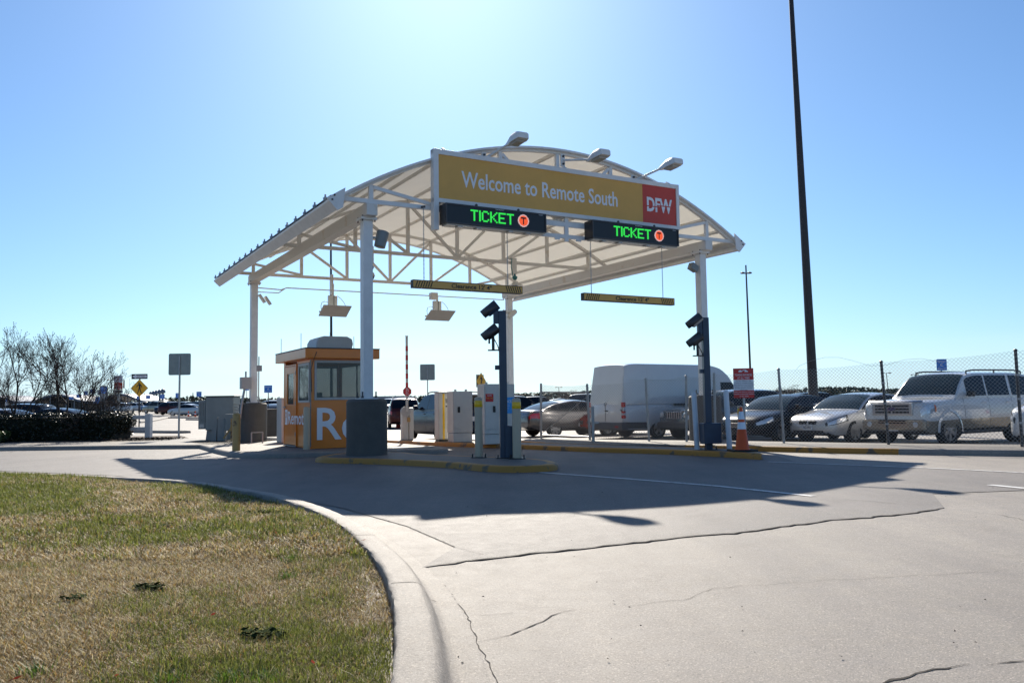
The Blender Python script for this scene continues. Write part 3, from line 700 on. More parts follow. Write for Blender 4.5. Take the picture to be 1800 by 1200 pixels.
for a in (1.75, 5.2, 8.62):
    m = MB(); m.tube((a, SD-.02, SZ1), (a, SD+.1, SZ1+.07), .03, 6); m.box(a-.03, SD+.02, SZ1, a+.03, SD+.24, SZ1+.03); m.build('bracket', M['white'], sg)
# LED displays
FONT = {'T': ['11111','00100','00100','00100','00100','00100','00100'], 'I': ['111','010','010','010','010','010','111'], 'C': ['01110','10001','10000','10000','10000','10001','01110'],
        'K': ['10001','10010','10100','11000','10100','10010','10001'], 'E': ['11111','10000','10000','11110','10000','10000','11111']}
FONT['I'] = ['1','1','1','1','1','1','1']
def led(a0, a1, z0, z1, label):
    t = empty('message_display', F0, YAW, label, 'display', 'black electronic message boards under the welcome sign')
    D0 = -.86; W_ = a1-a0
    m = MB(); m.box(a0, D0+.02, z0, a1, -.475, z1); cs = m.build('case', M['ledcase'], t, bev=.008)
    m = MB(); m.box(a0, D0, z0, a1, D0+.02, z0+.03); m.box(a0, D0, z1-.03, a1, D0+.02, z1); m.box(a0, D0, z0+.031, a0+.03, D0+.02, z1-.031); m.box(a1-.03, D0, z0+.031, a1, D0+.02, z1-.031); m.build('bezel', M['dark'], t)
    m = MB(); m.box(a0+.05, D0+.05, z0-.03, a1-.02, -.52, z0-.001); m.build('drip_tray', M['lgrey'], t)
    for f in (.12, .3, .62, .8):
        m = MB(); a = a0+W_*f; m.box(a, D0+.05, z0-.06, a+.12, D0+.22, z0-.031); m.build('bracket', M['lgrey'], t)
    for f in (.3, .72):
        m = MB(); a = a0+W_*f; m.lathe([(.035, -.008), (.035, .008), (.02, .0081)], 12, Matrix.Rotation(math.pi/2, 4, 'X'), (a, D0+.06, z1+.03)); m.build('lifting_eye', M['dark'], t)
    px = .0172; py = .0455/1.0; x = a0+W_*.235; zt = z1-.10; H = (z1-z0)*.56; dz = H/14
    dx = W_*.0115
    for ch in 'TICKET':
        mb = MB(); G = FONT[ch]; wch = len(G[0])
        for rI in range(7):
            for cI in range(wch):
                if G[rI][cI] == '1':
                    for ii in range(2):
                        for jj in range(2):
                            X = x+(cI*2+ii)*dx*.62; Z = zt-(rI*2+jj)*dz
                            mb.box(X, D0-.004, Z-dz*.78, X+dx*.48, D0+.019, Z)
        x += (wch*2+1.6)*dx*.62; lt_ = mb.build('letter', M['ledgreen'], t); lt_['kind'] = 'stuff'
    cx = x+dx*7.5; cz = (zt+zt-H)/2; R_ = H*.56; mr_ = MB(); mw = MB()
    n = 11
    for i in range(-n, n+1):
        for j in range(-n, n+1):
            X = i*R_/n; Z = j*R_/n; q = math.hypot(X, Z)
            inT = (abs(X) < R_*.16 and -R_*.62 < Z < R_*.55) or (abs(X) < R_*.5 and R_*.3 < Z < R_*.58)
            tgt = mw if R_*.86 < q <= R_*1.02 else (mr_ if q <= R_*.86 and not inT and j % 2 == 0 or (q <= R_*.86 and not inT and i % 2 == 0) else None)
            if tgt is not None: s = R_/n*.36; tgt.box(cx+X-s, D0-.004, cz+Z-s, cx+X+s, D0+.019, cz+Z+s)
    mr_.build('symbol', M['ledred'], t); mw.build('symbol_ring', M['ledwhite'], t)
    text('maker_name', 'DAKTRONICS', facing(a0+W_*.52, D0-.002, z1-.035), h=.026, parent=t, ex=.001)
    text('maker_name', 'GALAXY', facing(a1-.16, D0-.002, z1-.045), h=.022, parent=t, ex=.001)
led(1.62, 4.36, 5.33, 5.80, 'left message board reading TICKET in green, under the word Welcome')
led(5.76, 8.62, 5.33, 5.80, 'right message board reading TICKET in green, under the red sign panel')
# clearance bars
def bar_(a0, a1, z0, z1, label, ch):
    t = empty('clearance_bar', F0, YAW, label, 'clearance bar', 'hanging clearance bars')
    D0 = -.55
    m = MB(); m.box(a0, D0, z0, a1, D0+.14, z1); bd = m.build('bar', M['signyellow'], t, bev=.004)
    m = MB()
    for z in (z0-.004, z1-.012): m.box(a0-.004, D0-.004, z, a1+.004, D0+.144, z+.016)
    m.box(a0-.006, D0-.003, z0+.012, a0, D0+.143, z1-.012); m.box(a1, D0-.003, z0+.012, a1+.006, D0+.143, z1-.012)
    m.build('edging', M['hazblack'], t)
    m = MB()
    for s, e in ((a0+.05, 1), (a1-.05, -1)):
        for k in range(7):
            x = s+e*k*.062; m.add([(x, D0-.002, z0+.022), (x+.026, D0-.002, z0+.022), (x+.026+.05*e, D0-.002, z1-.022), (x+.05*e, D0-.002, z1-.022)], ((0,1,2,3),))
    m.build('hazard_stripe', M['hazblack'], bd)
    text('lettering', "Clearance 12' 4\"", facing(a0+(a1-a0)*.52, D0-.003, (z0+z1)/2+.003), w=(a1-a0)*.37, h=(z1-z0)*.60, material=M['hazblack'], parent=bd, ex=.001, bold=.022)
    for x in ch:
        m = MB(); n = 34; zt = ZE-.03
        for k in range(n):
            za = z1+(zt-z1)*k/n; zb = z1+(zt-z1)*(k+1)/n
            if k % 2: m.tube((x-.008, D0+.07, za), (x-.008, D0+.07, zb), .006, 4); m.tube((x+.008, D0+.07, za), (x+.008, D0+.07, zb), .006, 4)
            else: m.tube((x, D0+.062, za), (x, D0+.062, zb), .006, 4); m.tube((x, D0+.078, za), (x, D0+.078, zb), .006, 4)
        m.build('chain', M['galv'], t)
        m = MB(); m.bar((x-.05, D0+.07, zt), (x+.09, D0+.2, zt+.06), .03, .05); m.build('chain_hook', M['dark'], t)
bar_(.92, 3.82, 3.82, 4.00, 'left hanging clearance bar, in front of the left lane', (1.22, 3.45))
bar_(5.66, 8.66, 3.76, 3.945, 'right hanging clearance bar, over the right lane', (5.94, 8.32))
# flood lamps over the sign
def lamp(a, tipx, tipy, label):
    t = empty('flood_lamp', F0, YAW, label, 'lamp', 'lamps on arms above the welcome sign')
    D = -1.25
    A_, D_, Z_ = onD(tipx, tipy, D); base = Vector((a, -.36, az(a)-.28)); tip = Vector((A_-.02, D+.22, Z_-.07))
    m = MB(); m.tube(base, tip, .03, 8); m.build('arm', M['white'], t)
    m = MB(); m.box(base.x-.06, base.y-.01, base.z-.17, base.x+.06, base.y+.03, base.z+.17); pl = m.build('mount_plate', M['white'], t)
    for z in (-.1, .1):
        m = MB(); m.tube((base.x, base.y-.05, base.z+z), (base.x, base.y-.01, base.z+z), .03, 6); m.build('bolt', M['dark'], pl)
    # head: a wedge housing, longer toward the camera
    d = Vector((0, -1, .06)).normalized(); s = Vector((1, 0, 0)); u = s.cross(d); u = Vector((0, .06, 1)).normalized()
    o = tip; vs = []
    secs = [(-.12, .05, .03, .03), (.0, .07, .07, .05), (.3, .16, .11, .09), (.52, .17, .10, .10), (.66, .14, .05, .09)]
    for x, w, h1, h2 in secs:
        for (i, j) in ((-1, -1), (1, -1), (1, .4), (.7, 1), (-.7, 1), (-1, .4)):
            vs.append(o+d*x+s*w*i+u*(h1*max(j, 0)*1.0+(h2*min(j, 0))))
    n = 6; fs = [tuple(range(5, -1, -1)), tuple((len(secs)-1)*n+k for k in range(n))]
    for i in range(len(secs)-1):
        for k in range(n): fs.append((i*n+k, i*n+(k+1) % n, (i+1)*n+(k+1) % n, (i+1)*n+k))
    m = MB(); m.add(vs, fs); m.build('housing', M['white'], t, smooth=25, fix=True)
    c = o+d*.36-u*.105; m = MB()
    m.add([c-s*.13-d*.2, c+s*.13-d*.2, c+s*.13+d*.2, c-s*.13+d*.2, c-s*.1-d*.16-u*.035, c+s*.1-d*.16-u*.035, c+s*.1+d*.16-u*.035, c-s*.1+d*.16-u*.035], ((3,2,1,0),(4,5,6,7),(0,1,5,4),(1,2,6,5),(2,3,7,6),(3,0,4,7)))
    m.build('lens', M['lgrey'], t, fix=True)
lamp(2.89, 905, 243, 'left lamp on an arm above the word Welcome'); lamp(5.21, 1048, 272, 'middle lamp on an arm above the sign'); lamp(7.49, 1175, 287, 'right lamp on an arm above the red sign panel')

# ================================================================ things hung on the canopy
def lspk(name, a, d, z, rz, label, kind):
    P_ = l2w(a, d, z); t = empty(name, P_, YAW+rz, label, 'floodlight' if kind != 'pir' else 'sensor')
    return t
# speaker-like floodlight on FL post (inner side)
t = empty('floodlight', l2w(.115, -.02, 5.0), YAW, 'grey drum shaped floodlight on the right side of the left front post', 'floodlight', 'floodlights on the canopy posts')
m = MB(); m.tube((0, 0, 0), (.12, 0, 0), .03); m.build('bracket', M['lgrey'], t)
Mx = Matrix.Translation((.24, 0, -.02)) @ Matrix.Rotation(math.radians(14), 4, 'Y')
m = MB(); m.lathe([(.10, -.2), (.13, -.19), (.145, .15), (.14, .18), (.12, .19)], 24, Mx); m.build('housing', M['grey'], t, smooth=35)
t2 = empty('floodlight', l2w(CW-.115, -.02, 4.95), YAW, 'small square floodlight on the left side of the right front post', 'floodlight', 'floodlights on the canopy posts')
m = MB(); m.tube((0, 0, 0), (-.08, 0, 0), .03); m.build('bracket', M['lgrey'], t2)
Mx = Matrix.Translation((-.2, -.03, .0)) @ Matrix.Rotation(math.radians(25), 4, 'Y'); m = MB(); m.box(-.14, -.1, -.1, .12, .1, .1, Mx); m.build('housing', M['grey'], t2, bev=.02)
t3 = empty('floodlight', l2w(.115, CL-.1, 4.95), YAW, 'twin slanted floodlight on the left rear post', 'floodlight', 'floodlights on the canopy posts')
for k in (0, 1):
    Mx = Matrix.Translation((.1+.2*k, -.05, -.05-.06*k)) @ Matrix.Rotation(math.radians(-35), 4, 'Y'); m = MB(); m.box(-.035, -.11, -.2, .035, .11, .14, Mx); m.build('housing', M['cabinet'], t3, bev=.015)
t4 = empty('floodlight', l2w(CW-.1, CL-.12, 4.7), YAW, 'small pale floodlight tilted on the rear right post above the blue camera pole', 'floodlight', 'floodlights on the canopy posts')
Mx = Matrix.Translation((.05, -.2, 0)) @ Matrix.Rotation(math.radians(50), 4, 'Y'); m = MB(); m.lathe([(.08, -.22), (.1, -.2), (.1, .2), (.07, .24)], 12, Mx); m.build('housing', M['cabinet'], t4, smooth=30)
m = MB(); m.tube((-.35, -.2, .12), (.05, -.1, .06), .06, 8); m.build('bracket', M['cabinet'], t4)
# dome cameras on the middle truss
for (a, zz, label) in ((2.14, 5.8, 'dome camera hanging between the left front post and the left clearance bar'), (7.12, 5.8, 'dome camera on a teal bracket above the right end of the left clearance bar')):
    t = empty('dome_camera', l2w(a, CL/2, zz), YAW, label, 'camera', 'dome cameras hanging from the middle truss')
    tm = M['rustwhite'] if a < 5 else M['rustwhite']
    m = MB(); m.box(-.09, -.09, -.42, .1, -.05, .12); m.box(-.09, -.05, .07, .1, .1, .12); m.build('hanger_plate', tm, t)
    m = MB(); m.path([(-.09, -.1, .1), (-.13, -.12, -.2), (-.07, -.12, -.5), (-.02, -.12, -.56)], .014); m.build('cable', M['hazblack'] if a < 5 else M['teal'], t)
    m = MB(); m.tube((0, -.12, -.42), (0, -.12, -.62), .035, 8); m.lathe([(.05, -.62), (.085, -.56), (.085, -.5), (.04, -.48)], 12, None, (0, -.12, 0)); m.build('joint', M['dark'] if a < 5 else M['teal'], t)
    m = MB(); m.lathe([(.04, -.66), (.10, -.72), (.12, -.80), (.11, -.82)], 16, None, (0, -.12, 0)); m.build('housing', M['cabinet'], t, smooth=40)
    m = MB(); m.lathe([(.01, -.93), (.06, -.91), (.09, -.87), (.10, -.82)], 16, None, (0, -.12, 0)); m.build('dome', M['dark'], t, smooth=60)
# lane reader panels on outrigger arms behind the canopy
def reader(a, label, top):
    D = CL-.02
    P_ = l2w(a, D, 0); t = empty('lane_reader', P_, YAW, label, 'reader panel', 'lane reader panels hanging below the rear truss')
    m = MB(); m.box(-.03, -.03, 4.52, .03, .03, top); m.build('drop_pole', M['cabinet'], t)
    m = MB(); m.box(-.09, -.14, top-.38, -.0305, .1, top+.33) if a < 5 else m.box(-.3, -.14, top-.13, -.0305, .1, top+.13); m.build('mount_plate', M['cabinet'], t)
    m = MB(); m.box(-.18, -.09, 4.72, -.035, .06, 5.12); m.box(.035, -.09, 4.72, .14, .06, 5.12); m.build('control_box', M['cabinet'], t, bev=.008)
    m = MB(); m.box(-.5, -.05, 4.49, .52, .05, 4.55); m.build('crossbar', M['cabinet'], t)
    Mx = Matrix.Translation((0, -.1, 4.47)) @ Matrix.Rotation(math.radians(-28), 4, 'X'); m = MB(); m.box(-.52, -.52, -.03, .52, .18, .0, Mx); m.build('panel', M['lgrey'], t, bev=.01)
    for s in (-1, 1):
        m = MB(); pts = [(s*.17, -.05, 4.85+.25*(s > 0)), (s*.3, -.05, 4.9+.1*(s > 0)), (s*.42, -.05, 4.85), (s*.46, -.05, 4.72), (s*.44, -.05, 4.55)]; m.path(pts, .012, 5); m.build('cable', M['lgrey'], t)
reader(2.8, 'left lane reader panel with a box and looped cables below the rear truss', 5.55); reader(6.95, 'right lane reader panel with a box and looped cables, below the left clearance bar', 5.3)

# ================================================================ BOOTH
bz = gz(22)+.13
bt = empty('toll_booth', l2w(-.2, 3.75, bz), YAW, 'small orange attendant booth with windows, white lettering and a roof air conditioner', 'booth')
BL_, BW_ = 2.75, 1.72   # depth (local y), width (local x)
BH = 2.62; zw0, zw1 = 1.33, 2.28
def bpart(name, mt, *bx, bev=.004, parent=bt):
    m = MB()
    for b in bx: m.box(*b)
    return m.build(name, mt, parent, bev=bev)
w_ = .05
bpart('front_wall', M['orange'], (0, 0, 0, BW_, w_, 1.28), (0, 0, 1.28, .1, w_, 2.38), (BW_-.1, 0, 1.28, BW_, w_, 2.38), (.1, 0, zw1+.06, BW_-.1, w_, 2.38))
bpart('left_wall', M['orange'], (0, w_+.001, 0, w_, 1.32, 1.22), (0, w_+.001, 2.3, w_, 1.32, 2.38), (0, 2.56, 0, w_, BL_-w_-.001, 2.38), (0, 1.2, 1.22, w_, 1.32, 2.3))
bpart('right_wall', M['orange'], (BW_-w_, w_+.001, 0, BW_, BL_-w_-.001, 1.2), (BW_-w_, w_+.001, 2.3, BW_, BL_-w_-.001, 2.38), (BW_-w_, w_+.001, 1.2, BW_, .15, 2.3), (BW_-w_, BL_-.15, 1.2, BW_, BL_-w_-.001, 2.3))
bpart('rear_wall', M['orange'], (0, BL_-w_, 0, BW_, BL_, 1.2), (0, BL_-w_, 1.2, .12, BL_, 2.38), (BW_-.12, BL_-w_, 1.2, BW_, BL_, 2.38), (.12, BL_-w_, 2.3, BW_-.12, BL_, 2.38))
fl = bpart('floor', M['dark'], (.06, .06, .01, BW_-.06, BL_-.06, .04))
# front window
wf = bpart('window', M['lgrey'], (.1, -.02, 1.282, BW_-.1, .02, 1.345), (.1, -.02, 2.275, BW_-.1, .02, 2.338), (.1, -.02, 1.346, .16, .02, 2.274), (BW_-.16, -.02, 1.346, BW_-.1, .02, 2.274), bev=.003)
bpart('pane', M['booglass'], (.16, -.003, 1.346, BW_-.16, .004, 2.274), bev=0, parent=wf)
wr = bpart('window', M['lgrey'], (.12, BL_-.03, 1.2, BW_-.12, BL_, 1.26), (.12, BL_-.03, 2.24, BW_-.12, BL_, 2.3), (.9, BL_-.028, 1.26, .96, BL_-.002, 2.24), bev=.002)
bpart('pane', M['booglass'], (.12, BL_-.02, 1.26, .9, BL_-.012, 2.24), (.96, BL_-.02, 1.26, BW_-.12, BL_-.012, 2.24), bev=0, parent=wr)
ws = bpart('window', M['lgrey'], (-.015, .1, 1.22, .03, 1.18, 1.28), (-.015, .1, 2.22, .03, 1.18, 2.285), (-.015, .1, 1.281, .03, .16, 2.219), (-.015, 1.12, 1.281, .03, 1.18, 2.219), bev=.003)
bpart('pane', M['booglass'], (.0, .16, 1.28, .006, 1.12, 2.22), bev=0, parent=ws)
w3 = bpart('window', M['lgrey'], (BW_-.03, .15, 1.2, BW_, BL_-.15, 1.25), (BW_-.03, .15, 2.25, BW_, BL_-.15, 2.3), (BW_-.028, 1.2, 1.25, BW_-.002, 1.26, 2.25), bev=.002)
bpart('pane', M['booglass'], (BW_-.02, .15, 1.25, BW_-.012, 1.2, 2.25), (BW_-.02, 1.26, 1.25, BW_-.012, BL_-.15, 2.25), bev=0, parent=w3)
# door in left wall
dr = bpart('door', M['orange'], (-.03, 1.36, .05, .02, 2.5, 1.18), (-.03, 1.36, 1.18, .02, 1.58, 2.25), (-.03, 2.26, 1.18, .02, 2.5, 2.25), (-.03, 1.58, 2.05, .02, 2.26, 2.25), bev=.006)
bpart('pane', M['booglass'], (-.008, 1.58, 1.18, .0, 2.26, 2.05), bev=0, parent=dr)
bpart('handle', M['galv'], (-.09, 2.38, 1.08, -.03, 2.44, 1.12), (-.1, 2.26, 1.085, -.085, 2.44, 1.115), parent=dr)
for z in (.3, 1.15, 2.0): bpart('hinge', M['lgrey'], (-.045, 1.34, z, -.031, 1.38, z+.11), parent=dr)
bpart('door_frame', M['orange'], (-.035, 1.3, 0, -.0, 1.35, 2.3), (-.035, 2.51, 0, -.0, 2.56, 2.3), (-.035, 1.35, 2.26, -.0, 2.51, 2.3))
bpart('threshold', M['galv'], (-.06, 1.3, .0, -.002, 2.55, .03), parent=bt)
rf = bpart('roof', M['orange'], (-.2, -.2, 2.381, BW_+.14, BL_+.2, 2.64), bev=.015)
bpart('roof_edge', M['dark'], (-.205, -.205, 2.64, BW_+.145, BL_+.205, 2.665), parent=rf, bev=0)
text('lettering', 'ParkCorp', Matrix.Translation((-.203, .3, 2.52)) @ Matrix.Rotation(-math.pi/2, 4, 'Z') @ Matrix.Rotation(math.pi/2, 4, 'X'), h=.07, parent=rf) if False else None
bpart('corner_trim', M['grey'], (-.012, -.012, .05, .012, -.001, 2.36), (-.012, -.0009, .05, -.001, .015, 2.36))
# air conditioner: rounded box
m = MB(); prof_ = [(0, 0), (1.0, 0), (1.05, .16), (1.02, .30), (.88, .37), (.22, .37), (.08, .32), (.01, .2)]
m.prism([(x, y) for x, y in prof_], 0, .95, Matrix.Translation((.3, 1.45, 2.667)) @ Matrix.Rotation(math.pi/2, 4, 'X')); ac = m.build('air_conditioner', M['lgrey'], rf, smooth=40, bev=.03)
for (x, y) in ((-.1, 2.7), (-.1, .6), (.55, .1), (1.6, 1.2)): bpart('antenna', M['lgrey'], (x, y, 2.665, x+.014, y+.014, 3.1), parent=rf, bev=0)
m = MB(); m.path([(.1, -.21, 2.55), (.0, -.22, 2.3), (-.0, -.03, 2.1), (.02, -.03, 1.5)], .008, 5); m.build('cable', M['hazblack'], bt)
for (y, z) in ((.08, 2.42),):
    pass
# lettering on the booth
text('lettering', 'Re', facing(.17, -.006, .645), h=.86, parent=bt, ex=.002, align='LEFT', bold=.012)
Ml = Matrix.Translation((-.036, 2.12, .80)) @ Matrix.Rotation(-math.pi/2, 4, 'Z') @ Matrix.Rotation(math.pi/2, 4, 'X')
text('lettering', 'Remote', Ml, h=.36, w=1.85, parent=bt, ex=.002, align='LEFT', bold=.01)
m = MB(); m.box(-.036, 2.2, .6, -.0325, 2.46, 1.03); m.build('parking_badge', M['print'], bt)
text('lettering', 'P', Matrix.Translation((-.038, 2.33, .815)) @ Matrix.Rotation(-math.pi/2, 4, 'Z') @ Matrix.Rotation(math.pi/2, 4, 'X'), h=.3, w=.12, parent=bt, material=M['orange'], ex=.001)
# things inside: desk and monitor and chair silhouettes
dk = empty('office_desk', (bt.matrix_world @ Vector((0, 0, 0))), 0)
bpy.data.objects.remove(dk)
bpy.context.view_layer.update()
BW = bt.matrix_world.copy()
o = bpart('desk', M['dark'], (.08, 1.9, 1.02, BW_-.08, BL_-.07, 1.07), (.1, 1.95, .04, .15, 2.6, 1.019), (BW_-.15, 1.95, .04, BW_-.1, 2.6, 1.019)); 
mo = empty('monitor', l2w(-.2+.75, 3.75+2.2, bz+1.07), YAW+.2, 'dark computer monitor on the desk inside the orange booth', 'monitor')
m = MB(); m.box(-.25, -.02, .12, .25, .02, .45); m.build('screen', M['black'], mo, bev=.005); m = MB(); m.box(-.03, -.01, 0, .03, .03, .12); m.box(-.12, -.08, 0, .12, .1, .015); m.build('stand', M['black'], mo)

# ================================================================ electrical gear left of the booth
def G_(px, py, h=0): return gp(px, py, h)
c0 = gp(392, 772, .13)
t = empty('transformer_cabinet', (c0.x, c0.y, gz(c0.y)+.13), .0, 'large grey electrical cabinet on tapered legs left of the booth', 'electrical cabinet')
s_ = 1/ (FPX/c0.y)
m = MB(); m.box(-.50, -.45, .36, .52, .35, 1.58); m.build('body', M['grey'], t, bev=.02)
m = MB(); m.box(-.55, -.5, 1.581, .57, .4, 1.62); m.build('lid', M['dark'], t, bev=.01)
m = MB(); m.box(-.78, -.42, .40, -.505, .3, 1.46); rad = m.build('side_unit', M['grey'], t, bev=.02)
for k in range(4): m = MB(); m.box(-.74+k*.06, -.44, .66, -.71+k*.06, -.421, 1.38); m.build('louvre', M['grey'], rad)
m = MB(); m.box(-.72, -.44, .46, -.56, -.421, .58); m.build('plate', M['lgrey'], rad)
for s in (-1, 1):
    m = MB(); x = -.42 if s < 0 else .3
    m.prism([(x-.12, 0), (x+.16+.0, 0), (x+.26, .36), (x-.08, .36)] if s < 0 else [(x-.10, 0), (x+.18, 0), (x+.2, .36), (x-.02, .36)], -.3, .3, Matrix.Translation((0, 0, 0)) @ Matrix.Rotation(math.pi/2, 4, 'X')); m.build('leg', M['grey'], t)
for x in (.56, .6, .64):
    pass
m = MB()
for k in range(4): m.path([(.5, -.3, 1.3-k*.1), (.75, -.35, 1.28-k*.1), (.9, -.1, 1.28-k*.1)], .014, 6)
m.build('conduit', M['galv'], t)
c1 = gp(452, 772, .13)
t = empty('electrical_pedestal', (c1.x-.25, c1.y-1.0, gz(c1.y)+.13), 0, 'weathered yellow and grey utility box with tangled conduits beside the rusty bollard', 'utility box')
m = MB(); m.box(-.1, -.2, 0, .2, .2, .8); m.build('box', M['bollardold'], t, bev=.01)
m = MB(); m.box(-.55, -.1, .35, -.12, .15, .95); m.build('meter_box', M['grey'], t, bev=.01)
m = MB(); m.box(-.86, 0, 0, -.6, .2, .8); m.prism([(-1.12, .0), (-.9, .0), (-.865, .86), (-.98, .86)], -.2, .0, Matrix.Rotation(math.pi/2, 4, 'X')); m.build('backplate', M['grey'], t)
m = MB(); m.path([(.1, -.1, .3), (.25, -.3, .12), (.6, -.3, .08), (1.3, -.2, .06), (2.0, .1, .05)], .03); m.path([(.0, -.1, .4), (.2, -.35, .2), (.35, -.38, .04), (1.6, -.35, .03)], .025); m.build('conduit', M['galv'], t)
m = MB(); m.bar((-.55, -.25, .1), (-.2, -.25, .6), .03, .05); m.box(-.3, -.28, 0, -.26, -.24, .8); m.build('strut', M['bollardold'], t)
# junction box and conduit on the rear left post
t = empty('junction_box', l2w(-.3, CL-.2, 1.95), YAW, 'grey junction box on the rear left canopy post', 'junction box')
m = MB(); m.box(-.18, -.15, -.2, .16, .12, .2); m.build('box', M['lgrey'], t, bev=.01)
m = MB(); m.tube((.0, 0, .2), (0, 0, .4), .03); m.path([(-.05, -.05, -.2), (-.12, -.05, -.6), (-.2, -.1, -1.2)], .04); m.path([(.4, -.15, -.9), (.4, -.15, .9)], .02); m.box(.33, -.18, .4, .5, -.1, .6); m.build('conduit', M['galv'], t)
# outdoor unit between post and booth + small pipe loop
c2 = l2w(.7, 9.4); t = empty('white_cabinet', (c2.x, c2.y, gz(c2.y)+.13), YAW, 'tall white equipment cabinet standing just behind the booth', 'cabinet')
m = MB(); m.box(-.3, -.3, 0, .3, .3, 1.45); m.build('body', M['cabinet'], t, bev=.02); m = MB(); m.lathe([(.07, 0), (.07, .02)], 12, Matrix.Rotation(math.pi/2, 4, 'X'), (-.1, -.3, 1.0)); m.build('lock', M['black'], t)
t = empty('pipe_loop', (c2.x-.95, c2.y-.8, gz(c2.y)+.13), YAW, 'low bent pipe loop left of the white cabinet by the booth', 'pipe')
m = MB(); m.path([(0, 0, 0), (0, 0, .35), (.35, 0, .35), (.35, 0, .0)], .022); m.build('pipe', M['galv'], t)
c2b = gp(467, 768, .13); t = empty('concrete_block', (c2b.x, c2b.y+.6, gz(c2b.y)+.13), YAW, 'square concrete block between the rear left post and the booth', 'concrete block')
m = MB(); m.box(-.45, -.35, 0, .35, .35, 1.12); m.build('block', M['base'], t, bev=.02)

# ================================================================ bollards
def bollard(px, py, h, r, mt, label, tape=True, base=True, group=None, hz=.12, lean=0, cat='bollard'):
    P_ = gp(px, py, hz); t = empty('bollard', (P_.x, P_.y, gz(P_.y)+hz), 0, label, cat, group, rot=(0, lean, 0))
    m = MB(); m.lathe([(r, 0), (r, h-r*.55), (r*.93, h-r*.3), (r*.7, h-r*.08), (r*.3, h)], 24); po = m.build('tube', mt, t, smooth=40)
    if tape: m = MB(); m.lathe([(r+.002, h-.16-r*.6), (r+.003, h-.159-r*.6), (r+.003, h-.03-r*.6), (r+.002, h-.029-r*.6)], 24); m.build('reflective_band', M['tape'], t, smooth=60)
    if base:
        m = MB(); m.box(-r-.08, -r-.06, 0, r+.08, r+.06, .014); m.build('base_plate', M['black'], t)
        for x in (-1, 1):
            for y in (-1, 1): m = MB(); m.tube((x*(r+.05), y*(r+.03), 0), (x*(r+.05), y*(r+.03), .07), .012, 6); m.build('bolt', M['black'], t)
    return t
GB = 'yellow topped cream bollards on the centre island'
bollard(842, 803.5, 1.24, .082, M['bollard'], 'cream bollard with yellow band, left of the blue camera pole on the front island', group=GB)
bollard(909, 805.5, 1.20, .088, M['bollard'], 'cream bollard with yellow band, right of the blue camera pole on the front island', group=GB)
bollard(415, 801, 1.10, .10, M['bollardold'], 'rusty old yellow bollard at the corner of the booth island', tape=False, base=False, hz=0)
bollard(539, 790, 1.12, .085, M['bollard'], 'plain cream bollard against the corner of the orange booth', tape=False, base=False)
bollard(1303, 786, .98, .06, M['bollard'], 'cream bollard with yellow band behind the traffic cone', hz=.12, base=False)
GW = 'plain white bollards at the blue camera pole by the fence'
bollard(1225.5, 789.5, 1.30, .06, M['whiteb'], 'plain white bollard in front of the concrete base, left of the blue pole', False, False, GW, lean=-.03)
bollard(1282.5, 790.5, 1.33, .06, M['whiteb'], 'plain white bollard right of the blue pole, next to the traffic cone', False, False, GW, lean=-.03)
# blue camera poles
def cam_head(t, x, y, z, mt, sc=1, yaw=0, name='camera_housing'):
    Mx = Matrix.Translation((x, y, z)) @ Matrix.Rotation(yaw, 4, 'Z') @ Matrix.Rotation(math.radians(38), 4, 'X') @ Matrix.Scale(sc, 4)
    # body along -Y (towards the lane), with hood
    m = MB(); pts = []
    R_ = .10
    m.lathe([(R_*.9, -.15), (R_, -.13), (R_, .13), (R_*.8, .15)], 18, Mx @ Matrix.Rotation(math.pi/2, 4, 'X')); o = m.build(name, mt, t, smooth=35)
    h = MB(); rows = []
    for yy in (-.24, .15):
        rows.append([Mx @ Vector((math.cos(a)*R_*1.22, yy, math.sin(a)*R_*1.22)) for a in np.linspace(-.35, math.pi+.35, 13)])
    h.grid(rows); ho = h.build('hood', M['dark'], o, smooth=60); md = ho.modifiers.new('solid', 'SOLIDIFY'); md.thickness = .008
    g = MB(); g.lathe([(R_*.7, 0), (R_*.7, .01)], 16, Mx @ Matrix.Translation((0, -.152, 0)) @ Matrix.Rotation(math.pi/2, 4, 'X')); g.build('lens', M['black'], o)
    return o
def bluepole(px, py, ztop, heads, label, w=.15, mt='blue'):
    P_ = gp(px, py, .12); z0 = gz(P_.y)+.12
    t = empty('camera_pole', (P_.x, P_.y, z0), .1, label, 'camera pole', 'blue poles with lane cameras')
    m = MB(); m.box(-w/2, -w/2, 0, w/2, w/2, ztop); m.build('pole', M[mt], t, bev=.008)
    m = MB(); m.box(-.16, -.16, 0, .16, .16, .016); m.build('base_plate', M['black'], t)
    for x in (-.13, .13): m = MB(); m.tube((x, -.13, 0), (x, -.13, .07), .014, 6); m.build('bolt', M['black'], t)
    for k, (z, mt_) in enumerate(heads):
        o = cam_head(t, -.20, .0, z, M[mt_], .95, -1.75)
        if k == 0: m = MB(); m.box(-.18, -.05, z-.3, -.076, .05, z-.02); m.build('bracket', M[mt], t)
        else:
            m = MB(); m.tube((-.19, 0, z-.1), (-.19, 0, z-.36), .03, 8); m.tube((-.27, 0, z-.24), (-.27, 0, z-.14), .02, 6); m.box(-.30, -.04, z-.385, -.076, .04, z-.36); m.path([(-.18, 0, z-.12), (-.1, 0, z-.28), (-.07, 0, z-.38)], .01, 5); m.build('bracket', M['black'], t)
            m = MB(); m.box(-.16, -.04, z-.77, -.076, .04, z-.68); m.build('small_box', M[mt], t)
    return t, z0
t, z0 = bluepole(886, 804.5, 2.98, ((3.02, 'blue'), (2.55, 'black')), 'dark blue camera pole between the two cream bollards')
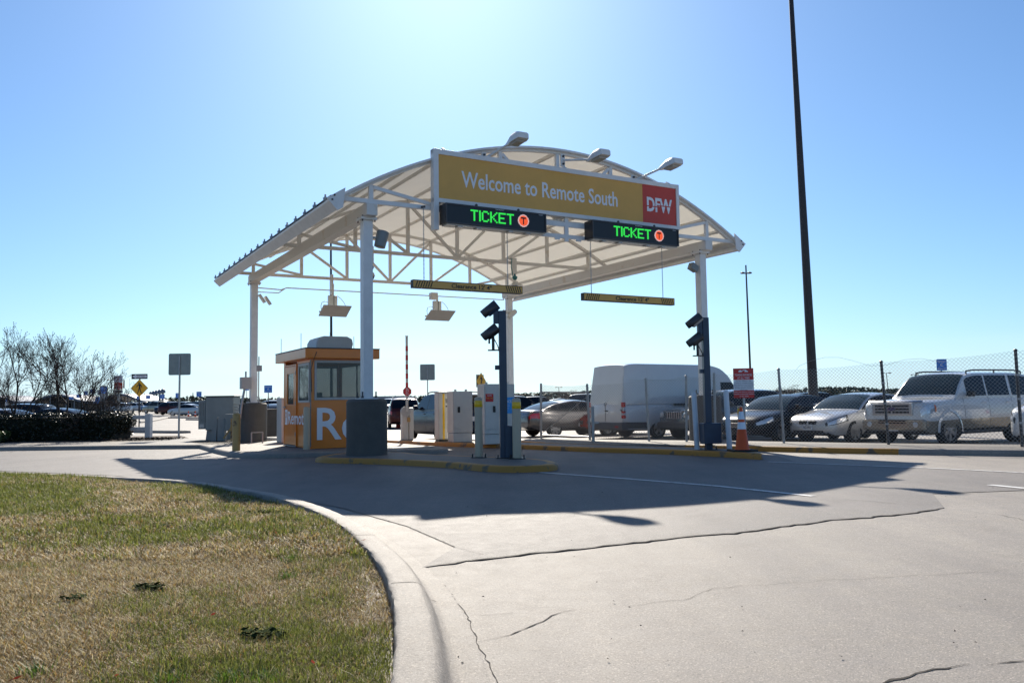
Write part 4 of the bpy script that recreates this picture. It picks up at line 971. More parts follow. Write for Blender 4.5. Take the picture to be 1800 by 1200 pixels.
m = MB(); m.prism([(.02, 0), (.33, 0), (.35, .62), (.02, .66)], -.2, .13, Matrix.Rotation(math.pi/2, 4, 'X')); m.build('base_box', M['blue'], t, bev=.01)
t, z0 = bluepole(1246, 790, 3.0, ((2.93, 'lgrey'), (2.50, 'dark')), 'blue grey camera pole near the traffic cone by the fence', .145)
m = MB(); m.box(-.16, -.2, .14, .24, .14, .60); m.build('base_box', M['blue'], t, bev=.012)
# traffic cone
P_ = gp(1305, 792, .13); t = empty('traffic_cone', (P_.x, P_.y, gz(P_.y)+.125), 0, 'orange traffic cone with two white bands on the island nose', 'cone')
m = MB(); m.box(-.27, -.27, 0, .27, .27, .035); m.build('base', M['rubber'], t, bev=.01)
def cr_(z): return .15-(.15-.03)*(z-.035)/.92
m = MB(); m.lathe([(.17, .036), (cr_(.06), .06), (cr_(.93), .93), (cr_(.95)*.5, .95)], 24); m.build('body', M['cone'], t, smooth=40)
for z, h in ((.47, .15), (.68, .17)): m = MB(); m.lathe([(cr_(z)+.001, z), (cr_(z)+.003, z+.002), (cr_(z+h)+.003, z+h), (cr_(z+h)+.001, z+h+.002)], 24); m.build('reflective_band', M['print'], t, smooth=50)

# ================================================================ gate machines on the middle island
def mach(px, py, label, cat, name): 
    P_ = gp(px, py, .12); return empty(name, (P_.x, P_.y, gz(P_.y)+.12), .42, label, cat)
t = mach(716, 772.5, 'white barrier gate with raised red and white arm and a small stop sign', 'barrier gate', 'barrier_gate')
m = MB(); m.box(-.2, -.12, 0, -.0, .15, 1.02); m.box(.03, -.12, 0, .2, .15, 1.08); m.build('housing', M['cabinet'], t, bev=.03)
m = MB(); m.lathe([(.16, -.17), (.16, -.13)], 24, Matrix.Rotation(math.pi/2, 4, 'X'), (-.08, -.0, 0.95)); 
m = MB(); m.lathe([(.17, .125), (.17, .17)], 24, Matrix.Rotation(math.pi/2, 4, 'X'), (-.1, 0, .95)); m.build('pivot_cover', M['lgrey'], t, smooth=30)
m = MB(); m.box(-.04, -.175, .6, .06, -.13, .75); m.build('label_plate', M['bollardold'], t)
m = MB(); m.box(-.1, -.2, .95, -.02, -.173, 3.48); am = m.build('arm', M['cabinet'], t)
for k in range(5): m = MB(); m.box(-.102, -.203, 1.75+k*.31, -.018, -.17, 1.92+k*.31); m.build('red_stripe', M['red'], am)
m = MB(); m.lathe([(.055, 0), (.055, .03)], 8, None, (-.06, -.186, 3.48)); m.build('tip', M['print'], am)
Oc = [(math.cos(math.pi/8+k*math.pi/4), math.sin(math.pi/8+k*math.pi/4)) for k in range(8)]
m = MB(); m.prism([(x*.155, y*.155) for x, y in Oc], 0, .008, Matrix.Translation((-.06, -.21, 1.62)) @ Matrix.Rotation(math.pi/2, 4, 'X')); so = m.build('stop_plate', M['red'], am)
text('lettering', 'STOP', Matrix.Translation((-.06, -.2195, 1.62)) @ Matrix.Rotation(math.pi/2, 4, 'X') @ Matrix.Rotation(math.pi/2, 4, 'Z'), w=.24, h=.10, parent=am, ex=.001)
t = mach(780, 775, 'white ticket machine with a vertical yellow stripe', 'ticket machine', 'ticket_machine')
m = MB(); m.box(-.24, -.2, .06, .17, .2, 1.52); m.build('body', M['cabinet'], t, bev=.03)
m = MB(); m.box(-.26, -.22, 1.522, .19, .22, 1.56); m.build('cap', M['white'], t, bev=.02)
m = MB(); m.box(-.22, -.18, 0, .15, .18, .06); m.build('plinth', M['black'], t)
m = MB(); m.box(-.10, -.205, .07, -.03, -.2005, 1.5); m.build('yellow_stripe', M['tape'], t)
m = MB(); m.box(.171, -.1, .9, .185, .12, 1.4); m.build('screen', M['black'], t)
m = MB(); m.box(.0, -.206, 1.08, .12, -.2005, 1.12); m.build('ticket_slot', M['black'], t)
m = MB(); m.box(-.0, -.204, 1.2, .13, -.2005, 1.34); m.build('instruction_plate', M['grey'], t)
def cab(px, py, w, h, label, split=.42):
    t = mach(px, py, label, 'equipment cabinet', 'equipment_cabinet'); t['group'] = 'ivory equipment cabinets beside the ticket machine'
    m = MB(); m.box(-w/2, -.24, 0, w/2, .26, .28); m.box(-w/2-.01, -.26, .285, w/2+.01, .28, h); m.build('body', M['cabinet'], t, bev=.015)
    m = MB(); m.box(-w/2+.02, -.275, .42, -w/2+w*split, -.262, h-.06); dr_ = m.build('door', M['cabinet'], t, bev=.004)
    m = MB(); m.box(-w/2+w*split-.13, -.30, .9, -w/2+w*split-.05, -.276, 1.08); m.build('handle', M['black'], dr_, bev=.015)
    for x in (-w/2+.12, w/2-.15): m = MB(); m.box(x, -.03, h, x+.07, -.01, h+.06); m.build('lifting_lug', M['cabinet'], t)
    return t
cab(809, 776, .62, 1.55, 'ivory equipment cabinet right next to the ticket machine')
t = cab(873, 779.5, .92, 1.70, 'wide ivory equipment cabinet with blue notice behind the blue camera pole', .40)
m = MB(); m.box(.0, -.268, .86, .46, -.2605, 1.32); nb = m.build('notice', M['noticeblue'], t, bev=.0)
text('lettering', 'NOTICE', facing(.2, -.27, 1.20), w=.32, h=.075, parent=nb, ex=.001)
for k in range(5): text('lettering', ['YOUR TICKET IS A', 'RECEIPT KEEP IT', 'vehicles left at', 'owner risk only', 'thank you'][k], facing(.2, -.27, 1.11-k*.045), h=.02, parent=nb, ex=.001)
m = MB(); m.box(-.44, -.28, 1.2, -.2, -.2755, 1.42); rn = m.build('warning_label', M['red'], t); text('lettering', 'NOTE', facing(-.32, -.282, 1.37), h=.035, parent=rn, ex=.001); text('lettering', 'TOLL TAG', facing(-.32, -.282, 1.3), h=.03, parent=rn, ex=.001, material=M['tape'])
# hydrant
P_ = gp(700, 752, 0); t = empty('fire_hydrant', (P_.x, P_.y, gz(P_.y)), 0, 'dark red fire hydrant behind the barrier gate', 'hydrant')
m = MB(); m.lathe([(.2, 0), (.2, .06), (.13, .07), (.13, .62), (.17, .64), (.17, .7), (.14, .74), (.09, .86), (.04, .9)], 16); m.build('barrel', M['red'], t, smooth=35)
for s in (-1, 1): m = MB(); m.tube((s*.1, 0, .5), (s*.24, 0, .5), .07, 10); m.build('outlet', M['red'], t)
# ================================================================ SIGNS
def stand(name, px, Y, label, cat, rz=0, group=None, h=0):
    P_ = at(px, 600, Y); return empty(name, (P_.x, P_.y, gz(Y)+h), rz, label, cat, group)
def zat(px, py, Y): return at(px, py, Y).z
def post_sign(px, Y, ytop, ybot_plate, w, label, cat='sign', rz=0, r=.03, mt='galv', group=None, h=0, name='sign', polemat=None, back=True, pole_above=False):
    t = stand(name, px, Y, label, cat, rz, group, h); z0 = t.location.z
    zt = zat(px, ytop, Y)-z0; zb = zat(px, ybot_plate, Y)-z0
    m = MB(); m.tube((0, .035, 0), (0, .035, zt-.06), r, 10); m.build('pole', M[polemat or 'galv'], t, smooth=40)
    return t, zb, zt
def rounded(w, h, r=.05, n=5):
    o = []
    for cx, cy, a0 in ((w/2-r, h/2-r, 0), (-w/2+r, h/2-r, 90), (-w/2+r, -h/2+r, 180), (w/2-r, -h/2+r, 270)):
        for k in range(n+1): a = math.radians(a0+90*k/n); o.append((cx+r*math.cos(a), cy+r*math.sin(a)))
    return o
def plate(t, w, z0, z1, mt, y=-.004, r=.03, x=0, name='plate'):
    m = MB(); m.prism(rounded(w, z1-z0, r), 0, .006, Matrix.Translation((x, y, (z0+z1)/2)) @ Matrix.Rotation(math.pi/2, 4, 'X')); return m.build(name, M[mt], t)
# two sign backs
for px, Y, y0, y1, yb, label in ((316.5, 33.4, 621, 659, 768, 'large square sign seen from behind on a pole left of the electrical cabinet'), (751, 50, 640, 668, 700, 'square sign seen from behind, between the barrier arm and the ticket machine')):
    t, zb, zt = post_sign(px, Y, y0, y1, 0, label, 'sign back', mt='signback', name='sign')
    w = 39/FPX*Y if px < 400 else 26/FPX*Y
    m = MB(); m.prism(rounded(w, zt-zb, .06), 0, .006, Matrix.Translation((0, .0, (zt+zb)/2-.0)) @ Matrix.Rotation(math.pi/2, 4, 'X')); m.build('plate', M['signback'], t)
    m = MB(); m.box(-.022, -.05, zb, .022, -.0065, zt-.1); m.box(-.018, -.045, -.0, .018, -.012, zb); m.build('channel_post', M['galv'], t)
    if px < 400: m = MB(); m.box(-.13, -.1, .13, .13, .12, .145); m.build('foot_plate', M['galv'], t)
# pedestrian diamond and ONE WAY
t, zb, zt = post_sign(246.5, 47, 656, 700, 0, 'amber diamond pedestrian sign with one way arrow plate above it', 'sign', r=.035, name='pedestrian_sign', polemat='pole', rz=-.05)
zc = (zat(247, 682, 47)-t.location.z); hw = .50
m = MB(); m.prism([(0, -hw*1.01), (hw*1.01, 0), (0, hw*1.01), (-hw*1.01, 0)], -.002, .004, Matrix.Translation((0, -.0, zc)) @ Matrix.Rotation(math.pi/2, 4, 'X')); m.build('border', M['hazblack'], t)
m = MB(); m.prism([(0, -hw*.97), (hw*.97, 0), (0, hw*.97), (-hw*.97, 0)], 0, .004, Matrix.Translation((0, -.005, zc)) @ Matrix.Rotation(math.pi/2, 4, 'X')); dm = m.build('plate', M['diamond'], t)
def walker(parent, zc, s, y, mt):
    m = MB(); Mx = Matrix.Translation((0, y, zc)) @ Matrix.Rotation(math.pi/2, 4, 'X') @ Matrix.Scale(s, 4)
    def pl(p): m.prism(p, 0, .01, Mx)
    pl([(.07*math.cos(a)-.03, .07*math.sin(a)+.5) for a in np.linspace(0, 2*math.pi, 12)[:-1]])
    pl([(-.10, .40), (.06, .42), (.14, .34), (.10, .0), (-.06, .0), (-.05, .22)])
    pl([(-.06, .02), (.04, .02), (-.06, -.28), (-.13, -.54), (-.20, -.54), (-.12, -.22)]); pl([(.0, .02), (.10, .02), (.14, -.22), (.27, -.48), (.20, -.53), (.06, -.26)])
    pl([(-.10, .40), (-.05, .32), (-.16, .20), (-.26, .10), (-.30, .15), (-.20, .26)]); pl([(.10, .40), (.15, .34), (.26, .22), (.28, .02), (.23, .02), (.20, .2), (.10, .30)])
    return m.build('symbol', M[mt], parent)
walker(dm, zc, .58, -.0105, 'hazblack')
zo0 = zat(246, 666, 47)-t.location.z; zo1 = zat(246, 657, 47)-t.location.z
ow = plate(t, .92, zo0, zo1, 'hazblack', r=.02, name='plate'); ow['label'] = 'black and white one way arrow plate'
zz = (zo0+zo1)/2; m = MB(); hh = (zo1-zo0)*.36; Mx = Matrix.Translation((0, -.0105, zz)) @ Matrix.Rotation(math.pi/2, 4, 'X')
m.prism([(-.42, 0), (-.2, hh*1.1), (-.2, hh*.7), (.41, hh*.7), (.41, -hh*.7), (-.2, -hh*.7), (-.2, -hh*1.1)], 0, .003, Mx); m.build('arrow', M['print'], ow)
text('lettering', 'ONE WAY', facing(.09, -.0145, zz), w=.5, h=hh*.9, material=M['hazblack'], parent=ow, ex=.001, bold=.01)
# red and white no parking sign
t, zb, zt = post_sign(209.5, 36, 660, 684, 0, 'red and white no parking sign behind the hedge corner', 'sign', r=.045, name='parking_sign')
p1 = plate(t, .37, zat(209, 672, 36)-t.location.z, zt, 'print', r=.02); p2 = plate(t, .37, zb, zat(209, 672, 36)-t.location.z-.003, 'signred', r=.02)
q = (zb+zt)/2
for k, s in enumerate(('TERMINAL', 'LINK', 'EMPLOYEE', 'BUS')): text('lettering', s, facing(0, -.0115, zt-.07-k*.06), h=.035, material=M['signred'], parent=p1, ex=.001)
text('lettering', 'NO', facing(0, -.0115, zb+.21), h=.04, parent=p2, ex=.001); text('lettering', 'PARKING', facing(0, -.0115, zb+.14), h=.045, w=.27, parent=p2, ex=.001)
m = MB(); zz = zb+.06; Mx = Matrix.Translation((0, -.0105, zz)) @ Matrix.Rotation(math.pi/2, 4, 'X'); m.prism([(-.13, 0), (-.07, .03), (-.07, .01), (.13, .01), (.13, -.01), (-.07, -.01), (-.07, -.03)], 0, .002, Mx); m.build('arrow', M['print'], p2)
plate(t, .40, zat(209, 691, 36)-t.location.z, zat(209, 685, 36)-t.location.z, 'lgrey', r=.03)
m = MB(); m.box(.19, .03, zb+.05, .25, .05, zb+.4); m.build('plate', M['signback'], t)
# oblique pedestrian sign
t, zb, zt = post_sign(845, 50, 655, 690, 0, 'amber diamond sign seen at an angle above the left cream bollard', 'sign', r=.03, rz=1.02, name='pedestrian_sign', polemat='galv')
zc = zat(845, 670, 50)-t.location.z
m = MB(); m.prism([(0, -.53), (.53, 0), (0, .53), (-.53, 0)], 0, .005, Matrix.Translation((0, -.0, zc)) @ Matrix.Rotation(math.pi/2, 4, 'X')); dm = m.build('plate', M['diamond'], t); walker(dm, zc, .62, -.006, 'hazblack')
m = MB(); m.box(-.4, .08, zc-.35, .4, .09, zc+.4); o = m.build('plate', M['signback'], t); o['label'] = 'grey plate behind the diamond'
# towing sign
P_ = gp(1311, 786, .13); t = empty('towing_sign', (P_.x, P_.y, gz(P_.y)+.13), -.08, 'red and white towing notice on a steel post behind the traffic cone', 'sign')
zt = zat(1309, 647, P_.y)-t.location.z; zb = zat(1309, 699, P_.y)-t.location.z
m = MB(); m.tube((0, .03, 0), (0, .03, zt-.1), .028, 10); m.build('post', M['galv'], t)
w = .47; H = zt-zb
a = MB(); a.box(-w/2, -.004, zt-H*.39, w/2, 0, zt); a = a.build('plate', M['red'], t)
b = MB(); b.box(-w/2, -.004, zt-H*.74, w/2, 0, zt-H*.391); b = b.build('plate', M['print'], t)
c = MB(); c.box(-w/2, -.004, zb, w/2, 0, zt-H*.741); c = c.build('plate', M['red'], t)
text('lettering', 'TOWING ENFORCED', facing(0, -.006, zt-H*.225), w=.40, h=.05, parent=a, ex=.001); text('lettering', 'AT ALL TIMES', facing(0, -.006, zt-H*.33), w=.28, h=.05, parent=a, ex=.001)
m = MB(); Mx = Matrix.Translation((0, -.0045, zt-H*.085)) @ Matrix.Rotation(math.pi/2, 4, 'X')
m.prism([(-.11, -.03), (-.11, 0), (-.07, .02), (-.03, .0), (-.03, -.03)], 0, .002, Mx); m.prism([(.03, -.03), (.03, .0), (.05, .03), (.09, .0), (.11, -.01), (.11, -.03)], 0, .002, Mx); m.prism([(-.04, -.005), (.03, .035), (.04, .02), (-.04, -.02)], 0, .002, Mx); m.build('symbol', M['print'], a)
for k, s in enumerate(('DO NOT PARKING LANE', 'TOWED AT OWNER EXPENSE', 'AND VEHICLE UNAUTHORIZED', 'SECURITY WILL BE ENFORCED', 'BY THE AIRPORT 24 HOURS', 'TEXAS LAW')): text('lettering', s, facing(0, -.006, zt-H*.43-k*.043), h=.022, material=M['hazblack'], parent=b, ex=.001)
for k, s in enumerate(('TO RECLAIM VEHICLE CONTACT', 'TOWING & RECOVERY SERVICE', '972-555-0100')): text('lettering', s if k < 2 else 'AT ALL TIMES', facing(0, -.006, zt-H*.80-k*.05), h=.024, parent=c, ex=.001)
# blue section signs
def blue(px, Y, y0, y1, w, label, words=('Section', 'A'), rz=0, plate_mt='signblue'):
    t, zb, zt = post_sign(px, Y, y0, y1, 0, label, 'sign', name='section_sign', group='blue section signs in the parking lots', r=.03, rz=rz, polemat='pole')
    W_ = w/FPX*Y; p = plate(t, W_, zb, zt, plate_mt, r=.02)
    H = zt-zb
    text('lettering', words[0], facing(0, -.0115, zt-H*.2), w=W_*.75, h=H*.17, parent=p, ex=.001); text('lettering', words[1], facing(0, -.0115, zt-H*.5), h=H*.26, parent=p, ex=.001); text('lettering', 'Row 10', facing(0, -.0115, zb+H*.17), w=W_*.7, h=H*.14, parent=p, ex=.001)
blue(472, 60, 677, 690, 14, 'blue section sign left of the orange booth', ('Section', 'A'))
blue(1653, 40, 631, 651, 18, 'blue section sign standing behind the roof of the large white sport utility', ('Section', 'C'))
for i, (px, y0, y1, w, Y, lab) in enumerate(((351, 688, 697, 9, 100, 'blue section sign touching the left side of the grey electrical cabinet'), (314, 690.5, 699, 8, 105, 'blue section sign just behind the pole of the square sign'), (287, 693, 701, 8, 118, 'blue section sign below the domed pylons'), (262, 694.5, 701, 8, 125, 'blue section sign right of the amber diamond'), (245, 696, 702, 6, 135, 'small blue section sign behind the pole of the amber diamond'),
        (173.5, 697, 709, 7, 90, 'tall narrow blue sign under the bare tree branches'), (184, 680, 691, 11, 110, 'largest blue sign on the concrete pylon'), (165, 684, 691, 10, 105, 'blue sign just left of the concrete pylon'), (153, 687, 694, 7, 112, 'blue sign second left of the concrete pylon'), (141, 693, 699, 9, 120, 'blue sign behind the bare tree trunks'), (128, 697, 702, 8, 125, 'blue sign farthest left behind the branches'), (434, 680, 686, 9, 100, 'blue sign edge behind the rear left canopy post'))):
    blue(px, Y, y0, y1, w, lab)
t, zb, zt = post_sign(16, 60, 697, 712, 0, 'pale wheelchair parking sign behind the hedge at the far left', 'sign', name='parking_sign', r=.03)
p = plate(t, .33, zb, zt, 'print', r=.02); m = MB(); m.box(-.1, -.0125, zb+.28, .1, -.0105, zb+.48); m.build('symbol', M['signblue'], p)
# ================================================================ CHAIN LINK FENCE
fe = empty('chain_link_fence', (0, 0, 0), 0, 'chain link fence on leaning steel posts in front of the parked cars', 'fence')
FP = [((951, 770), (951, 676)), ((1037, 773), (1032, 677)), ((1141, 775), (1135, 667)), ((1207, 776), (1206, 662)), ((1258, 776.5), (1255, 658)), ((1378, 778.5), (1368.5, 650)), ((1562, 781), (1549, 637)), ((1797, 785), (1785, 617)), ((2080, 790), (2068, 592))]
pts = []
for b_, t_ in FP:
    B = gp(*b_, .13); T = at(*t_, B.y-.02); pts.append((B, T))
for i, (B, T) in enumerate(pts):
    m = MB(); m.tube(B, T, .038 if i in (0, 1) else .034, 8); m.lathe([(.04, 0), (.04, .03), (.02, .05)], 8, None, T); po = m.build('post', M['galv'] if i not in (6, 7) else M['dark'], fe, smooth=40)
    for k in (.25, .5, .75):
        c = B.lerp(T, k); m = MB(); m.tube(c-Vector((0, 0, .02)), c+Vector((0, 0, .02)), .046, 8); m.build('tie_band', M['galv'], po)
rr = random.Random(3)
for i in range(len(pts)-1):
    B0, T0 = pts[i]; B1, T1 = pts[i+1]; w = (B1-B0).length; h0 = (T0-B0).length; p = .043; nx = max(2, int(w/p)); nz = int(((T0-B0).length+(T1-B1).length)/2/p*.97)
    m = MB(); top = 1.0
    def Q(u, v):
        a = B0.lerp(B1, u); b = T0.lerp(T1, u); sag = .05*math.sin(math.pi*u)*v; q = a.lerp(b, .02+v*.985); return q+Vector((-.25, -.5, 0)).normalized()*(.045+.02*math.sin(u*9+v*4))-Vector((0, 0, sag))
    for c in range(nx):
        prev = None
        for k in range(nz+1):
            q = Q((c+((k+c) % 2))/nx, k/nz)
            if prev is not None:
                d = (q-prev).normalized(); s = Vector((0, -1, 0)); e = d.cross(s).normalized()*.0028
                o = len(m.v); m.v += [tuple(prev-e), tuple(prev+e), tuple(prev-s*-.003), tuple(q-e), tuple(q+e), tuple(q-s*-.003)]
                m.f += [(o, o+3, o+5, o+2), (o+2, o+5, o+4, o+1), (o+1, o+4, o+3, o)]; m.m += [0]*3
            prev = q
    o = m.build('mesh_panel', M['wire'], fe); o['kind'] = 'stuff'
m = MB(); a = pts[0]; b = pts[1]; m.tube(a[0].lerp(a[1], .86), b[0].lerp(b[1], .87), .022, 8); m.tube(a[0].lerp(a[1], .06), b[0].lerp(b[1], .06), .022, 8); m.tube(a[0].lerp(a[1], .08), b[0].lerp(b[1], .8), .008, 6); m.build('gate_rail', M['galv'], fe)
m = MB(); q = [at(1440, 640, 21.5), at(1420, 632, 21.5)]
cv = [at(x, y, 21.6) for x, y in ((1395, 655), (1405, 643), (1425, 634), (1450, 628), (1475, 628), (1500, 634), (1530, 643), (1560, 641), (1590, 632), (1620, 630), (1650, 636))]; m.path(cv, .003, 5); m.build('loose_wire', M['wire'], fe)
P_ = gp(1043, 776, .13); t = empty('gate_stop_post', P_, 0, 'short steel post with a catch in front of the fence gate', 'post')
m = MB(); m.tube((0, 0, 0), (0, 0, .98), .045, 10); m.lathe([(.05, .96), (.05, 1.0), (.02, 1.02)], 10); m.build('tube', M['galv'], t); m = MB(); m.box(-.02, -.03, .52, .17, .03, .57); m.build('catch', M['galv'], t)
# ================================================================ LIGHT POLES
t = stand('light_pole', 1427, 38, 'very tall dark light pole rising out of the picture at the right', 'light pole', group=None)
base = Vector((0, 0, 0)); top = at(1381, -170, 38)-t.location
m = MB(); m.tube(base, top, .225, 16, .075); m.build('pole', M['pole'], t, smooth=40)
m = MB(); m.lathe([(.4, 0), (.4, .5), (.34, .55)], 20); m.build('footing', M['base'], t)
def lampole(px0, px1, ytop, Y, r, heads, label, name='light_pole'):
    t = stand(name, px0, Y, label, 'light pole'); tp = at(px1, ytop, Y)-t.location
    m = MB(); m.tube((0, 0, 0), tp, r, 10, r*.6); m.build('pole', M['pole'], t, smooth=40)
    for (dx, dz, R_) in heads:
        m = MB(); c = tp+Vector((dx, 0, dz)); m.tube(tp+Vector((0, 0, dz-.1)), c+Vector((0, 0, -.1)), r*.4, 6); m.lathe([(R_*.4, .3*R_), (R_, 0), (R_*.9, -.4*R_), (R_*.3, -.5*R_)], 12, None, c); m.build('lamp_head', M['pole'], t)
    return t
lampole(1317.5, 1311, 466, 110, .16, ((-.45, -1.0, .32), (.45, -1.0, .32)), 'slender light pole with two round heads, right of the canopy')
lampole(583, 581.5, 405, 70, .13, ((-.5, -.2, .3), (.5, -.2, .3)), 'dark light pole seen through the rear truss above the booth')
for px, yt, Y, lab in ((196, 667, 200, 'thin far light pole near the red and white sign'), (1558, 655, 200, 'thin far light pole left of the large white sport utility roof'), (1608, 658, 220, 'thin far light pole just above the large white sport utility windscreen'), (982, 680, 260, 'tiny far light pole left of the fence gate'), (1008, 686, 280, 'tiny far light pole above the dark pickup')):
    lampole(px, px, yt, Y, .12, ((-.8, 0, .35), (.8, 0, .35)), lab)
# ================================================================ CARS
def interp(pts):
    xs_ = [p[0] for p in pts]; ys_ = [p[1] for p in pts]; n = len(pts)
    d = [(ys_[i+1]-ys_[i])/(xs_[i+1]-xs_[i]) for i in range(n-1)]; mm = [d[0]]+[0 if d[i-1]*d[i] <= 0 else 2*d[i-1]*d[i]/(d[i-1]+d[i]) for i in range(1, n-1)]+[d[-1]]
    def f(x):
        if x <= xs_[0]: return ys_[0]
        if x >= xs_[-1]: return ys_[-1]
        for i in range(n-1):
            if x <= xs_[i+1]:
                h = xs_[i+1]-xs_[i]; t = (x-xs_[i])/h
                return ys_[i]*(1+2*t)*(1-t)**2+mm[i]*h*t*(1-t)**2+ys_[i+1]*t*t*(3-2*t)+mm[i+1]*h*t*t*(t-1)
    return f
KK = {
 'sedan': dict(L=4.8, W=1.83, H=1.45, fo=.92, wb=2.78, r=.33, top=[(0, .58), (.08, .68), (.35, .80), (.9, .90), (1.35, .965), (3.2, .99), (3.9, 1.04), (4.5, 1.05), (4.72, .98), (4.8, .82)], cab=(1.15, 2.02, 3.35, 4.35), seams=(1.45, 2.55, 3.55), side=((1.62, 2.52), (2.6, 3.5), (3.56, 3.85))),
 'hatch': dict(L=4.3, W=1.76, H=1.5, fo=.85, wb=2.6, r=.32, top=[(0, .55), (.08, .70), (.35, .84), (.8, .94), (1.2, 1.0), (3.0, 1.02), (3.9, 1.05), (4.2, 1.0), (4.3, .85)], cab=(.98, 1.85, 3.3, 4.1), seams=(1.3, 2.35, 3.3), side=((1.45, 2.3), (2.38, 3.2), (3.26, 3.6))),
 'suv': dict(L=4.75, W=1.9, H=1.74, fo=.92, wb=2.75, r=.37, top=[(0, .68), (.08, .86), (.35, .98), (.9, 1.06), (1.35, 1.12), (3.2, 1.14), (4.3, 1.16), (4.65, 1.12), (4.75, .95)], cab=(1.2, 1.95, 4.1, 4.68), seams=(1.5, 2.6, 3.6), side=((1.68, 2.56), (2.64, 3.55), (3.62, 4.25))),
 'boxsuv': dict(L=4.45, W=1.8, H=1.68, fo=.85, wb=2.63, r=.36, top=[(0, .80), (.06, .96), (.3, 1.04), (.9, 1.08), (1.2, 1.1), (3.2, 1.12), (4.2, 1.13), (4.4, 1.1), (4.45, .95)], cab=(1.15, 1.75, 4.05, 4.4), seams=(1.4, 2.45, 3.4), side=((1.55, 2.4), (2.5, 3.36), (3.42, 4.0))),
 'bigsuv': dict(L=5.25, W=2.0, H=1.96, fo=.95, wb=3.02, r=.405, top=[(0, .98), (.05, 1.10), (.2, 1.17), (.9, 1.22), (1.4, 1.26), (3.2, 1.28), (4.9, 1.28), (5.2, 1.24), (5.25, 1.05)], cab=(1.32, 2.0, 4.85, 5.18), seams=(1.62, 2.75, 3.85), side=((1.85, 2.72), (2.8, 3.82), (3.95, 4.8))),
 'pickup': dict(L=5.6, W=1.95, H=1.85, fo=.95, wb=3.5, r=.39, top=[(0, .85), (.05, 1.0), (.25, 1.08), (.9, 1.13), (1.4, 1.17), (3.6, 1.2), (3.9, 1.22), (5.5, 1.22), (5.6, 1.0)], cab=(1.4, 2.1, 3.45, 3.75), seams=(1.65, 2.7, 3.6), side=((1.9, 2.66), (2.74, 3.4))),
 'van': dict(L=6.95, W=1.99, H=2.74, fo=1.0, wb=4.32, r=.36, top=[(0, .75), (.08, .95), (.5, 1.12), (.9, 1.22), (1.2, 1.28), (3.2, 1.3), (6.6, 1.3), (6.93, 1.28), (6.95, 1.2)], cab=(.85, 2.1, 6.65, 6.94), seams=(1.35, 2.3, 3.9), side=((1.35, 2.15),)),
}
SEC = [(0, 0), (.84, 0), (.94, .05), (.985, .20), (1, .40), (.992, .60), (.975, .80), (.94, .93), (.86, .985), (.6, 1.012), (.3, 1.025), (0, 1.03)]
